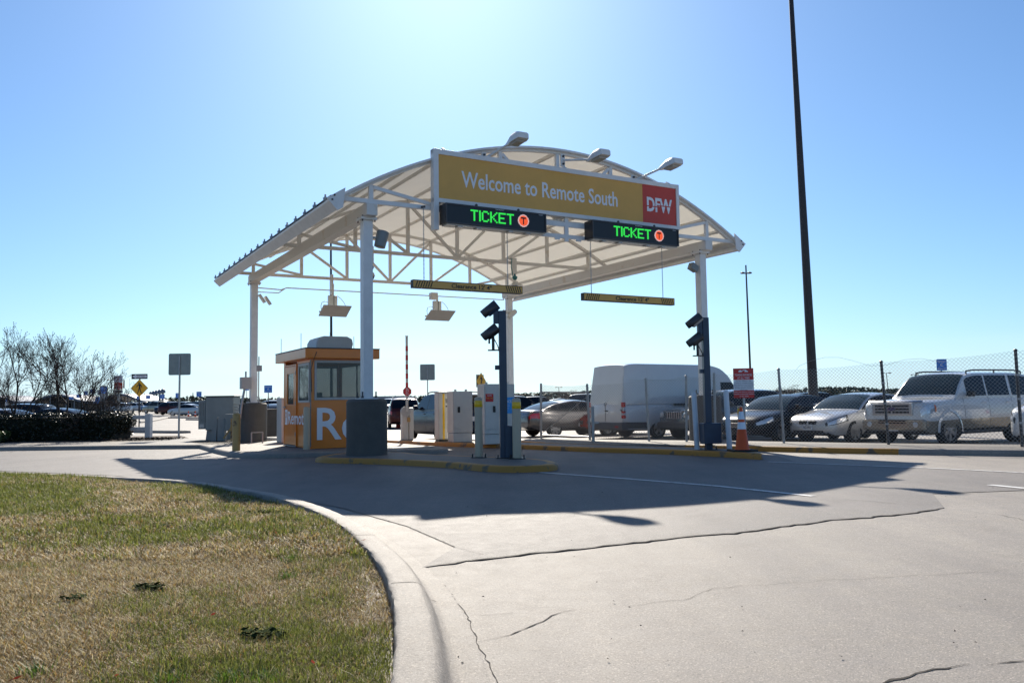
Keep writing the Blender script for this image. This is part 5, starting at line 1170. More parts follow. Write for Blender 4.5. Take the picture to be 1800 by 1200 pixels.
def car(kind, paint_, label, cat, loc, rz, group=None, lod=0, name='parked_car', second=None, plate_=None, mouth=True, extra=None):
    K = KK[kind]; L = K['L']; Wd = K['W']/2; H = K['H']; fo = K['fo']; wb = K['wb']; r = K['r']
    t = empty(name, loc, rz, label, cat, group)
    ztf = interp(K['top']); boxy = kind in ('boxsuv', 'bigsuv', 'pickup', 'van')
    zbf = interp([(0, .34), (.25, .22), (L-.5, .24), (L, .40)]) if not boxy else interp([(0, .40), (.25, .30), (L-.5, .32), (L, .42)])
    if kind == 'van': zbf = interp([(0, .3), (.3, .25), (L-.3, .30), (L, .36)])
    if boxy: hwf = interp([(0, .82), (.05, .90), (.18, .96), (.5, .99), (1, 1), (L-.5, 1), (L-.12, .98), (L, .93)])
    else: hwf = interp([(0, .56), (.06, .72), (.18, .85), (.42, .94), (.9, .99), (1.5, 1), (L-1.2, 1), (L-.4, .93), (L-.1, .82), (L, .70)])
    X = lambda s: L/2-s
    ss = [0, .03, .07, .13, .2, .3, .42, .56, .72, .9, 1.1, 1.35]+[1.35+(L-2.1)*i/12 for i in range(1, 12)]+[L-.75, L-.55, L-.4, L-.27, L-.17, L-.09, L-.04, L]
    def sec(s, f, k): return (X(s), k*Wd*hwf(s)*np.interp(f, [q[1] for q in SEC[1:8]], [q[0] for q in SEC[1:8]]), zbf(s)+(ztf(s)-zbf(s))*f)
    rows = []
    ix = [p for p in SEC]
    for s in ss:
        hw = Wd*hwf(s); zb = zbf(s); zt = ztf(s); ring = []
        for (a, f) in ix: ring.append((X(s), a*hw, zb+(zt-zb)*f))
        for (a, f) in ix[-2:0:-1]: ring.append((X(s), -a*hw, zb+(zt-zb)*f))
        rows.append(ring)
    m = MB(); m.grid(rows, close=True); n = len(rows[0]); k = len(m.v)
    m.f += [tuple(range(n)), tuple(range(k-1, k-n-1, -1))]; m.m += [0, 0]
    mats = [paint_, M['interior']]+([second] if second else [])
    o = m.build('body', mats, t, fix=True)
    # wheel arches
    axles = (fo, fo+wb)
    if lod < 2:
        cb = MB()
        for s in axles:
            for sd_ in (-1, 1): cb.tube((X(s), sd_*(Wd-.30), r), (X(s), sd_*(Wd+.2), r), r+.055, 26)
        c = cb.build('cutter', M['interior'], None, fix=True)
        md = o.modifiers.new('b', 'BOOLEAN'); md.operation = 'DIFFERENCE'; md.object = c; md.solver = 'EXACT'
        dg = bpy.context.evaluated_depsgraph_get(); me = bpy.data.meshes.new_from_object(o.evaluated_get(dg)); o.modifiers.clear(); o.data = me; bpy.data.objects.remove(c); me.name = 'body'
        me.materials.clear()
        for q in mats: me.materials.append(q)
    me = o.data
    for p in me.polygons:
        c = p.center; p.material_index = 0
        if c.z < ((.30 if not boxy else .36)) and abs(p.normal.z) > .7: p.material_index = 1
        for s in axles:
            if lod < 2 and math.hypot(c.x-X(s), c.z-r) < r+.075 and math.hypot(p.normal.x, p.normal.z) > .7 and abs(c.y) < Wd-.0 and (Vector((c.x-X(s), 0, c.z-r)).normalized().dot(p.normal) < -.6): p.material_index = 1
            if lod < 2 and abs(abs(c.y)-(Wd-.30)) < .01 and abs(p.normal.y) > .9: p.material_index = 1
        if second and c.z < .66 and p.material_index == 0: p.material_index = 2
    me.polygons.foreach_set('use_smooth', [True]*len(me.polygons)); me.set_sharp_from_angle(angle=math.radians(34))
    # cabin
    sA, sB, sC, sD = K['cab']; roof = H
    zA = ztf(sA)-.01; zD = ztf(sD)-.02
    tum = .30 if not boxy else (.20 if kind != 'van' else .085)
    if kind == 'pickup' : zc = interp([(sA, zA), (sA+.35, zA+(roof-zA)*.55), (sB, roof-.05), (sB+.4, roof), (sC-.1, roof-.02), (sC, roof-.05), (sD, zD)])
    elif kind == 'van': zc = interp([(sA, zA), (1.2, 1.62), (1.55, 2.12), (1.85, 2.42), (2.2, 2.6), (2.8, 2.69), (6.2, 2.70), (sC, 2.66), (6.8, 2.6), (6.9, 2.35), (sD, zD)])
    elif boxy: zc = interp([(sA, zA), (sA+(sB-sA)*.5, zA+(roof-zA)*.55), (sB, roof-.07), (sB+.5, roof-.01), (sC-.6, roof), (sC, roof-.05), (sC+(sD-sC)*.5, zD+(roof-zD)*.55), (sD, zD)])
    elif kind == 'suv': zc = interp([(sA, zA), (sA+.4, zA+(roof-zA)*.56), (sB, roof-.06), (2.6, roof), (sC-.5, roof-.03), (sC, roof-.09), ((sC+sD)/2, zD+(roof-zD)*.55), (sD, zD)])
    else: zc = interp([(sA, zA), (sA+.45, zA+(roof-zA)*.58), (sB, roof-.05), (2.6, roof), (sC, roof-.08), ((sC+sD)/2, zD+(roof-zD)*.52), (sD, zD)])
    cwf = lambda s: Wd*hwf(s)*(.93 if kind != 'van' else .985)
    belt = lambda s: ztf(s)-.02
    def yr(s): return cwf(s)-tum*max(0, zc(s)-.05-belt(s))
    def topz(s, y): return zc(s)-.055*min(1, abs(y)/max(yr(s), .1))**3
    st = sorted(set([round(sA+(sD-sA)*i/34, 3) for i in range(35)]))
    rows = []
    for s in st:
        Y_ = yr(s); b = belt(s)-.06; ring = [(X(s), cwf(s)+.0, b), (X(s), cwf(s), belt(s))]
        zt_ = max(belt(s)+.001, zc(s)-.055)
        for f in (.33, .66, .93): zz = belt(s)+(zt_-belt(s))*f; ring.append((X(s), cwf(s)-tum*(zz-belt(s)), zz))
        for f in (.985, .92, .75, .5, .25, 0): ring.append((X(s), Y_*f, max(belt(s)+.001, topz(s, Y_*f))))
        ring += [(x, -y, z) for x, y, z in ring[-2::-1]]
        rows.append(ring)
    m = MB(); m.grid(rows); nn_ = len(rows[0]); kk = len(m.v); m.f += [tuple(range(nn_)), tuple(range(kk-1, kk-nn_-1, -1))]; m.m += [0, 0]
    m.build('roof', paint_, t, smooth=40, fix=True)
    def toppatch(s0, s1, name_, mt, inset=.05, off=.006):
        rr_ = []
        for i in range(13):
            s = s0+(s1-s0)*i/12; y = max(.05, yr(s)-inset); rr_.append([(X(s), y*f, topz(s, y*f)+off*1.6) for f in (-1, -.9, -.6, -.3, 0, .3, .6, .9, 1)])
        q = MB(); q.grid(rr_)
        # edge band gives it thickness
        oo = q.build(name_, mt, t, smooth=60); return oo
    if kind != 'van':
        toppatch(sA+.07, sB-.02, 'windscreen', M['shieldglass'])
        toppatch(sC+.03, sD-.05, 'rear_window', M['carglass'], .08)
    else:
        toppatch(sA+.08, 1.86, 'windscreen', M['shieldglass'])
    def sidewin(s0, s1, k, lo_=.035, hi_=.115):
        rr_ = []
        for i in range(11):
            s = s0+(s1-s0)*i/10; z0_ = belt(s)+lo_; z1_ = max(z0_+.004, (zc(s)-hi_) if kind != 'van' else min(2.0, zc(s)-hi_))
            rr_.append([(X(s), k*(cwf(s)-tum*(z-belt(s))+.006), z) for z in (z0_, (z0_+z1_)/2, z1_)])
        q = MB(); q.grid(rr_); q.build('side_window', M['carglass'], t, smooth=60)
    if kind not in ('bigsuv', 'van'):
        for k in (-1, 1):
            rr_ = []; a0_ = K['side'][0][0]-.30; b0_ = K['side'][-1][1]+.16
            for i in range(17):
                s = a0_+(b0_-a0_)*i/16; z0_ = belt(s)+.012; z1_ = max(z0_+.003, zc(s)-.088); rr_.append([(X(s), k*(cwf(s)-tum*(z-belt(s))+.0035), z) for z in (z0_, (z0_+z1_)/2, z1_)])
            q = MB(); q.grid(rr_); q.build('window_trim', M['black'], t, smooth=60)
    for (a, b) in K['side']:
        for k in (-1, 1): sidewin(a, b, k)
    # wheels
    for s in axles:
        for k in (-1, 1):
            Mx = Matrix.Translation((X(s), k*(Wd-.115), r)) @ Matrix.Rotation(-k*math.pi/2, 4, 'X')
            q = MB(); q.lathe([(r*.66, -.10), (r*.93, -.10), (r, -.07), (r, .07), (r*.93, .10), (r*.68, .105), (r*.64, .06)], 28 if lod == 0 else 14, Mx); wo = q.build('wheel', M['rubber'], t, smooth=40)
            q = MB(); q.lathe([(r*.67, .045), (r*.67, .10), (r*.62, .10), (r*.60, .05)], 28 if lod == 0 else 12, Mx)
            if lod == 0:
                ns = {'sedan': 7, 'hatch': 6, 'suv': 6, 'bigsuv': 6, 'boxsuv': 5, 'van': 5, 'pickup': 6}[kind]
                for j in range(ns):
                    a = 2*math.pi*j/ns; R2 = Matrix.Rotation(a, 4, 'Z'); q.prism([(-.035, r*.10), (.035, r*.10), (.055, r*.63), (-.045, r*.63)], .06, .095, Mx @ R2)
                q.lathe([(r*.17, .05), (r*.15, .10), (.01, .105)], 14, Mx)
            else: q.lathe([(r*.6, .06), (r*.3, .09), (.01, .09)], 12, Mx)
            q.build('rim', M['rim'], wo, smooth=30)
    if lod >= 2: return t
    def sidepatch(s0, s1, f0, f1, k, name_, mt, off=.008, slant=0):
        rr_ = []
        for i in range(9):
            s = s0+(s1-s0)*i/8; rr_.append([])
            for j in range(4):
                f = f0+(f1-f0)*j/3+slant*i/8; x, y, z = sec(s, f, k); e = .012
                x2, y2, _ = sec(s+e, f, k); x1, y1, _ = sec(max(0, s-e), f, k); d = Vector((x2-x1, y2-y1, 0)); nn_ = Vector((-d.y, d.x, 0)).normalized() if d.length > 1e-6 else Vector((0, k, 0))
                if nn_.y*k < 0: nn_ = -nn_
                rr_[-1].append((x+nn_.x*off, y+nn_.y*off, z))
        q = MB(); q.grid(rr_); return q.build(name_, mt, t, smooth=60)
    if kind not in ('van',):
        for k in (-1, 1): sidepatch(K['fo']+K['r']+.08, K['fo']+K['wb']-K['r']-.08, .0, .13, k, 'sill', M['black'], .006)
    zf = lambda z, s=0.0: (z-zbf(s))/(ztf(s)-zbf(s))
    for k in (-1, 1):
        if kind == 'bigsuv':
            sidepatch(.0, .34, .62, .90, k, 'headlight', M['lens'], .012); sidepatch(.36, .42, .66, .86, k, 'marker_light', M['amber'], .01)
            sidepatch(L-.10, L-.01, .5, .95, k, 'tail_light', M['tail'], .01)
        elif kind == 'van':
            q = MB()
            for (z0_, z1_, mt_) in ((1.13, 1.30, 'tail'), (1.0, 1.125, 'lens'), (.92, .995, 'tail'), (.86, .915, 'lens'), (.74, .855, 'tail')):
                q = MB(); q.box(-L/2-.015, k*Wd*.955-.075, z0_, -L/2+.09, k*Wd*.955+.055, z1_); q.build('tail_light', M[mt_], t, bev=.012)
            sidepatch(.05, .45, .72, .95, k, 'headlight', M['lens'])
        elif boxy:
            sidepatch(.0, .2, .66, .90, k, 'headlight', M['lens'], .01); sidepatch(L-.2, L-.01, .45, .9, k, 'tail_light', M['tail'], .01)
        else:
            sidepatch(.03, .66, .59, .885, k, 'lamp_surround', M['black'], .006, .06); sidepatch(.06, .58, .63, .85, k, 'headlight', M['lens'], .011, .055); sidepatch(L-.5, L-.03, .60, .86, k, 'tail_light', M['tail'], .008)
        q = MB(); sm = sA+.5; yy = cwf(sm)+.13; zz = belt(sm)+.10 if kind != 'van' else 1.55
        hh_ = .08 if kind != 'van' else .17
        q.box(X(sm)-.07, k*yy-.10, zz-hh_, X(sm)+.06, k*yy+.09, zz+hh_); q.build('mirror', paint_ if kind not in ('bigsuv', 'van') else M['black'], t, bev=.035)
        q = MB(); q.bar((X(sm), k*(cwf(sm)-.02), zz-.05), (X(sm), k*(yy-.08), zz-.03), .04, .03); q.build('mirror_stalk', M['black'], t)
        for s in K['seams']:
            q = MB(); rr_ = []
            for f in np.linspace(.12, .98, 8):
                x, y, z = sec(s, f, k); rr_.append([(x-.006, y+k*.0025, z), (x+.006, y+k*.0025, z)])
            q.grid(rr_); q.build('door_seam', M['seam'], t)
        for s in K['seams'][1:]:
            x, y, z = sec(s-.22 if kind != 'van' else s-.15, .83, k); q = MB(); q.box(x-.09, y-.012, z-.014, x+.09, y+.03 if k > 0 else y-.03, z+.014) if k > 0 else q.box(x-.09, y-.03, z-.014, x+.09, y+.012, z+.014); q.build('door_handle', paint_ if kind not in ('bigsuv',) else M['chrome'], t, bev=.008)
        if kind in ('suv', 'bigsuv'):
            rr_ = [Vector((X(s), k*(yr(s)-.07), zc(s)+.035)) for s in np.linspace(sB+.15, sC-.1, 9)]; q = MB(); q.path(rr_, .022, 8)
            for i in (0, 4, 8): q.tube(rr_[i]-Vector((0, 0, .09)), rr_[i], .02, 6)
            q.build('roof_rail', M['black'], t)
    # front face
    q = MB()
    xf = L/2+.012; gw = Wd*(.42 if not boxy else .56)
    z1_ = K['top'][1][1]-.06; z0_ = z1_-.20 if not boxy else z1_-.28
    if kind == 'sedan' or kind == 'hatch':
        q.box(xf-.05, -gw, z0_+.02, xf, gw, z1_-.02); g_ = q.build('grille', M['black'], t, bev=.02)
        q = MB()
        for z in np.linspace(z0_+.05, z1_-.05, 3): q.box(xf, -gw*.95, z-.008, xf+.008, gw*.95, z+.008)
        q.build('grille_bar', M['chrome'], g_)
        q = MB(); q.box(xf-.06, -gw*1.35, .26, xf+.004, gw*1.35, .38); q.build('lower_intake', M['black'], t, bev=.02)
    if plate_ is not None:
        s_, z_ = (1, .47) if plate_ != 'rear' else (-1, .8)
        q = MB(); X0 = s_*(L/2+.03); q.box(min(X0, X0-s_*.05), -.16, z_-.08, max(X0, X0-s_*.05), .16, z_+.08); pl = q.build('number_plate', M['plate'], t, bev=.004)
        if isinstance(plate_, str) and plate_ != 'rear':
            Mt = Matrix.Translation((X0+.003, 0, z_-.005)) @ Matrix.Rotation(math.pi/2, 4, 'Z') @ Matrix.Rotation(math.pi/2, 4, 'X'); text('lettering', plate_, Mt, w=.25, h=.07, material=P['navy'], parent=pl, ex=.001)
            text('lettering', 'TEXAS', Mt @ Matrix.Translation((0, .056, 0)), w=.12, h=.02, material=M['hazblack'], parent=pl, ex=.001)
    K2 = dict(L=L, Wd=Wd, X=X, ztf=ztf, zbf=zbf, hwf=hwf, zc=zc, belt=belt, sec=sec, sidepatch=sidepatch, cwf=cwf, yr=yr)
    t_info[t.name] = K2
    return t
t_info = {}
def place(az, ref, px, Y):
    a = math.radians(az); rz = math.atan2(math.cos(a), math.sin(a)); P_ = at(px, 700, Y)
    R_ = Matrix.Rotation(rz, 3, 'Z'); q = R_ @ Vector((ref[0], ref[1], 0)); x = P_.x-q.x; y = P_.y-q.y
    return (x, y, gz(y)), rz
def fw(kind): K = KK[kind]; return (K['L']/2-K['fo'], K['W']/2)
def fwr(kind): K = KK[kind]; return (K['L']/2-K['fo'], -K['W']/2)
def rwr(kind): K = KK[kind]; return (-(K['L']/2-(K['L']-K['fo']-K['wb'])), -K['W']/2)
def rwl(kind): a, b = rwr(kind); return (a, -b)
# large white SUV
loc, rz = place(240, fw('bigsuv'), 1669, 21.9)
ex_ = car('bigsuv', P['pearl'], 'large white and tan sport utility with chrome grille parked behind the fence at the right', 'sport utility', loc, rz, second=P['greige'], plate_='F20-0120', name='sport_utility')
I = t_info[ex_.name]; L = I['L']; xf = L/2
q = MB(); q.box(xf-.02, -.60, .80, xf+.03, .60, 1.115); gr = q.build('grille', M['chrome'], ex_, bev=.02)
for z in (.855, .935, 1.015):
    for y0, y1 in ((-.50, -.02), (.02, .50)): q = MB(); q.box(xf+.022, y0, z, xf+.036, y1, z+.055); q.build('grille_opening', M['black'], gr, bev=.008)
q = MB(); q.prism([(.13*math.cos(a), .05*math.sin(a)) for a in np.linspace(0, 2*math.pi, 20)[:-1]], 0, .02, Matrix.Translation((xf+.033, 0, .965)) @ Matrix.Rotation(math.pi/2, 4, 'Z') @ Matrix.Rotation(math.pi/2, 4, 'X')); q.build('badge', P['blue'], gr)
q = MB()
for z in (.60, .66): q.box(xf+.0, -.42, z-.02, xf+.022, .42, z+.02)
q.build('lower_grille', M['black'], ex_, bev=.006)
q = MB(); q.box(xf-.12, -.93, .40, xf+.05, .93, .70); q.build('bumper', P['greige'], ex_, bev=.06)
q = MB()
for z in (.60, .66): q.box(xf+.04, -.40, z-.018, xf+.054, .40, z+.018)
q.build('bumper_slot', M['black'], ex_, bev=.004)
for s in (-1, 1): q = MB(); q.lathe([(.075, 0), (.07, .012), (.04, .016)], 16, Matrix.Translation((xf+.045, s*.68, .56)) @ Matrix.Rotation(math.pi/2, 4, 'Y')); q.build('fog_light', M['lens'], ex_)
q = MB(); q.box(xf-.1, -.85, .34, xf+.02, .85, .40); q.build('air_dam', M['black'], ex_, bev=.02)
rows = [[(xf-.03-.12*abs(f)**3, f*.80, 1.125), (xf+.015-.12*abs(f)**3, f*.80, 1.15), (xf-.02-.12*abs(f)**3, f*.80, 1.185)] for f in np.linspace(-1, 1, 13)]
q = MB(); q.grid(rows); q.build('hood_deflector', M['chrome'], ex_, smooth=60)
for k in (-1, 1):
    I['sidepatch'](1.45, 3.65, -.02, .08, k, 'running_board', M['chrome'], .03)
    q = MB(); cx = I['X'](KK['bigsuv']['fo']); R_ = .47
    rr_ = [[(cx+math.cos(a)*R_, k*(I['Wd']*1.0+.012), .405+math.sin(a)*R_), (cx+math.cos(a)*(R_+.07), k*(I['Wd']-.004), .405+math.sin(a)*(R_+.07))] for a in np.linspace(-.1, math.pi+.1, 20)]
    q.grid(rr_); q.build('wheel_arch_trim', P['pearl'], ex_, smooth=60)
q = MB(); q.bar((I['X'](1.40), .2, 1.33), (I['X'](1.42), .75, 1.31), .02, .02); q.bar((I['X'](1.40), -.7, 1.33), (I['X'](1.42), -.1, 1.33), .02, .02); q.build('wiper', M['black'], ex_)
# silver two-door sedan with twin grille
loc, rz = place(238, fw('sedan'), 1502, 24.0)
pc = car('sedan', P['silver'], 'silver sedan with twin small grilles and mottled windscreen, left of the large white sport utility', 'sedan', loc, rz, plate_='NZ3 0476')
for o in list(kids(pc)):
    if o.name.startswith('grille'):
        for c in kids(o): bpy.data.objects.remove(c)
        bpy.data.objects.remove(o)
for s in (-1, 1): q = MB(); q.box(2.36, .03*s if s > 0 else -.30, .545, 2.42, .30 if s > 0 else -.03, .66); q.build('grille', M['black'], pc, bev=.03)
# dark sedan
loc, rz = place(234, fw('sedan'), 1373, 25.2)
lx = car('sedan', P['black'], 'dark navy sedan with silver spoked wheels, parked right of the towing notice', 'sedan', loc, rz)
# dark SUV with slotted grille
loc, rz = place(242, (KK['boxsuv']['L']/2, KK['boxsuv']['W']/2), 1214, 27.6)
jp = car('boxsuv', P['grey'], 'dark grey boxy sport utility with seven slot grille behind the concrete base', 'sport utility', loc, rz, name='sport_utility')
xf = KK['boxsuv']['L']/2
for k in range(7): q = MB(); y = -.36+k*.12; q.box(xf-.02, y-.047, .70, xf+.02, y+.047, .95); g_ = q.build('grille_slot', M['chrome'], jp, bev=.02); q = MB(); q.box(xf+.018, y-.022, .725, xf+.024, y+.022, .925); q.build('slot_opening', M['black'], g_)
for s in (-1, 1): q = MB(); q.lathe([(.1, 0), (.09, .03), (.04, .035)], 18, Matrix.Translation((xf+.0, s*.62, .84)) @ Matrix.Rotation(math.pi/2, 4, 'Y')); q.build('headlight', M['lens'], jp)
q = MB(); q.box(xf-.06, -.86, .36, xf+.06, .86, .60); q.build('bumper', M['dark'], jp, bev=.05)
# white car at the right edge
loc, rz = place(240, (KK['suv']['L']/2, -KK['suv']['W']/2), 1756, 20.6)
car('suv', P['white'], 'white car cut off by the right edge of the picture', 'car', loc, rz)
# van
loc, rz = place(58, (-KK['van']['L']/2, -KK['van']['W']/2), 1095, 29.2)
vn = car('van', P['van'], 'tall white cargo van with plain rear doors, parked behind the fence', 'van', loc, rz, name='cargo_van')
I = t_info[vn.name]; L = I['L']; xr = -L/2
q = MB(); q.box(xr-.06, -.98, .32, xr+.25, .98, .60); q.build('rear_bumper', P['vinyl'], vn, bev=.05)
for k in (-1, 1):
    I['sidepatch'](1.3+.2, L-.02, -.02, .28, k, 'sill_cladding', P['vinyl'], .012) if False else None
    q = MB(); rr_ = []
    for s in np.linspace(1.45, 4.85, 14): rr_.append([I['sec'](s, f, k)[:1]+(I['sec'](s, f, k)[1]+k*.012,)+I['sec'](s, f, k)[2:] for f in (.06, .16, .26)])
    q.grid(rr_); q.build('sill_cladding', P['vinyl'], vn, smooth=60)
    q = MB(); rr_ = []
    for s in np.linspace(5.8, L-.02, 8): rr_.append([I['sec'](s, f, k)[:1]+(I['sec'](s, f, k)[1]+k*.012,)+I['sec'](s, f, k)[2:] for f in (.04, .16, .30)])
    q.grid(rr_); q.build('corner_cladding', P['vinyl'], vn, smooth=60)
    q = MB(); x0 = I['X'](4.6); x1 = I['X'](2.55); yv = I['Wd']; q.box(min(x0, x1), k*yv-.01 if k > 0 else k*yv-.022, 1.17, max(x0, x1), k*yv+.022 if k > 0 else k*yv+.01, 1.23) 
    q.build('slider_rail', M['dark'], vn)
    for s, z0_, z1_ in ((5.75, 1.3, 2.5), (2.4, 1.3, 2.45), (6.84, 1.3, 2.2)):
        q = MB(); rr_ = [[(I['X'](s)-.006, k*(I['cwf'](s)-.085*(z-1.28)+.004), z), (I['X'](s)+.006, k*(I['cwf'](s)-.085*(z-1.28)+.004), z)] for z in np.linspace(z0_, z1_, 6)]
        q.grid(rr_); q.build('panel_seam', M['lgrey'], vn)
    q = MB(); rr_ = [[(I['X'](s), k*(I['cwf'](s)-.085*(z-1.28)+.004), z) for z in (2.06, 2.075)] for s in np.linspace(2.5, 6.6, 10)]; q.grid(rr_); q.build('crease', M['lgrey'], vn)
    q = MB(); q.tube((xr+.05, k*.90, 1.02), (xr-.03, k*.90, 1.02), .03, 10); q.build('door_stop', M['black'], vn)
q = MB(); q.box(xr-.012, -.006, .62, xr-.004, .006, 1.27); q.build('door_seam', M['seam'], vn)
q = MB(); q.box(xr-.03, -.16, .98, xr-.005, .02, 1.02); q.build('door_handle', M['black'], vn, bev=.01)
q = MB(); q.lathe([(.06, 0), (.05, .012)], 16, Matrix.Translation((xr-.018, 0, 1.24)) @ Matrix.Rotation(-math.pi/2, 4, 'Y')); q.build('badge', M['chrome'], vn)
q = MB(); q.box(xr-.066, .60, .42, xr-.05, .78, .48); q.box(xr-.066, -.78, .42, xr-.05, -.60, .48); q.build('reflector', M['tail'], vn)
# silver sedan seen from the rear
loc, rz = place(60, rwr('sedan'), 976, 32.8)
car('sedan', P['taupe'], 'gunmetal silver sedan seen from the rear quarter, just behind the left end of the fence', 'sedan', loc, rz)
loc, rz = place(236, (KK['hatch']['L']/2, -KK['hatch']['W']/2), 990, 34.2)
car('hatch', P['red'], 'red orange compact car facing the fence gate beside the white van', 'car', loc, rz, plate_=1)
# navy crossover in the exit lane
loc, rz = place(-27, rwl('suv'), 767, 29.8)
car('suv', P['navy'], 'dark navy crossover passing behind the ticket machine', 'crossover', loc, rz, name='moving_car', plate_='rear')
loc, rz = place(-8, (-KK['suv']['L']/2, 0), 711, 47)
car('suv', P['maroon'], 'dark maroon sport utility seen from behind, left of the barrier gate', 'sport utility', loc, rz, name='sport_utility', plate_='rear')
loc, rz = place(200, (KK['pickup']['L']/2, 0), 1008, 54)
pk = car('pickup', P['black'], 'black pickup truck facing the camera beyond the silver sedan', 'pickup', loc, rz, name='pickup_truck', plate_=None)
loc, rz = place(75, (0, 0), 905, 45)
car('suv', P['black'], 'black car behind the silver sedan, partly hidden by the right cream bollard', 'car', loc, rz)
# behind the hedge and in the far left lot
loc, rz = place(-86, (0, 0), 98, 50)
car('sedan', P['navy'], 'dark blue sedan behind the hedge between the bare trees', 'sedan', loc, rz, lod=1)
loc, rz = place(-84, (0, 0), 38, 56)
car('suv', P['grey'], 'grey wagon behind the hedge at the foot of the left bare tree', 'car', loc, rz, lod=1)
loc, rz = place(-80, (0, 0), 2, 52)
sl = car('sedan', P['silver'], 'silver car behind the hedge at the left edge', 'sedan', loc, rz, lod=1)
loc, rz = place(-100, (0, 0), 474, 84)
car('suv', P['silver'], 'silver sport utility in the gap between the cabinets and the booth', 'sport utility', loc, rz, lod=1)
loc, rz = place(10, (0, 0), 488, 66)
car('sedan', P['navy'], 'dark blue sedan seen from behind, directly left of the orange booth', 'sedan', loc, rz, lod=1, plate_='rear')
far_ = [('suv', 'silver', 'silver minivan left of the far pickup, beyond the amber sign', 'minivan', 230, 150, -70), ('pickup', 'tan', 'tan pickup parked right of the amber sign', 'pickup', 280, 128, -60), ('suv', 'blue', 'blue sport utility behind the tan pickup', 'sport utility', 268, 150, 190),
        ('suv', 'navy', 'small dark blue sport utility right of the tan pickup', 'sport utility', 297, 122, 195), ('suv', 'maroon', 'dark maroon crossover seen from behind in the far left lot', 'crossover', 308, 112, 20), ('sedan', 'silver', 'pale silver sedan nearest in the far left lot, beside the square sign pole', 'sedan', 331, 100, -75),
        ('sedan', 'white', 'white car behind the pale silver sedan', 'sedan', 341, 130, -80), ('suv', 'navy', 'dark car half hidden by the electrical cabinet', 'car', 351, 104, 200), ('suv', 'silver', 'silver car beyond the crossover, behind the square sign pole', 'car', 322, 135, 190),
        ('suv', 'white', 'white sport utility far behind the maroon one', 'sport utility', 684, 95, 190), ('sedan', 'silver', 'silver car beyond the barrier gate', 'sedan', 722, 88, 100), ('suv', 'black', 'black sport utility far beyond the silver sedan roof', 'sport utility', 948, 80, 80), ('sedan', 'white', 'white sedan far behind the black pickup', 'sedan', 985, 100, 90),
        ('sedan', 'grey', 'grey car far behind the navy sedan beside the booth', 'sedan', 452, 110, -90), ('suv', 'black', 'black car visible under the far tree line by the tall pole', 'car', 1440, 60, 90), ('sedan', 'silver', 'silver car far behind the dark navy sedan', 'sedan', 1400, 75, 80),
        ('pickup', 'black', 'dark pickup behind the maroon crossover far left', 'pickup', 250, 165, -60), ('sedan', 'white', 'white car at the foot of the domed pylons', 'sedan', 262, 175, -80), ('suv', 'white', 'white car behind the hedge near the concrete pylon', 'car', 206, 140, -80)]
protos = {}
for kind, pc_, lab, cat, px, Y, az in far_:
    loc, rz = place(az, (0, 0), px, Y)
    if kind not in protos: protos[kind] = (car(kind, P[pc_], lab, cat, loc, rz, lod=2, group='cars in the far lots'), P[pc_])
    else:
        src, pm = protos[kind]; o = dup(src, loc, rz, lab, 'cars in the far lots', {pm: P[pc_]}); o['category'] = cat
# orange cones far left
for px, lab in ((333, 'left small orange cone by the far silver sedan'), (345, 'right small orange cone by the far silver sedan')):
    t = stand('traffic_cone', px, 92, lab, 'cone', group='small far cones'); m = MB(); m.lathe([(.18, 0), (.18, .05), (.12, .06), (.04, .7)], 10); m.build('body', M['cone'], t)
    m = MB(); m.lathe([(.10, .3), (.085, .42)], 10); m.build('band', M['print'], t)
# ================================================================ VEGETATION
leafm = mat('hedge_leaf', (.016, .022, .008), .35, var=.5, scale=9, spec=.5)
leafl = mat('groundcover_leaf', (.07, .11, .03), .35, var=.4, scale=9, spec=.6, trans=.2)
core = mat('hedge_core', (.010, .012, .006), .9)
def leaves(n, f, size, name, mt, parent=None, seed=1, up=.4):
    r = np.random.default_rng(seed); C_ = f(r, n); n = len(C_)
    A = r.normal(size=(n, 3)); A[:, 2] *= up; A /= np.linalg.norm(A, axis=1)[:, None]; B = r.normal(size=(n, 3)); B -= (B*A).sum(1)[:, None]*A; B /= np.linalg.norm(B, axis=1)[:, None]
    s = size*r.uniform(.6, 1.4, n)[:, None]
    V = np.stack([C_-A*s, C_-B*s*.5, C_+A*s, C_+B*s*.5], 1).reshape(-1, 3)
    me = bpy.data.meshes.new(name); me.vertices.add(n*4); me.vertices.foreach_set('co', V.ravel()); me.loops.add(n*4); me.loops.foreach_set('vertex_index', np.arange(n*4)); me.polygons.add(n); me.polygons.foreach_set('loop_start', np.arange(n)*4); me.update(calc_edges=True)
    me.materials.append(mt); o = bpy.data.objects.new(name, me); COL.objects.link(o)
    if parent is not None: o.parent = parent
    return o
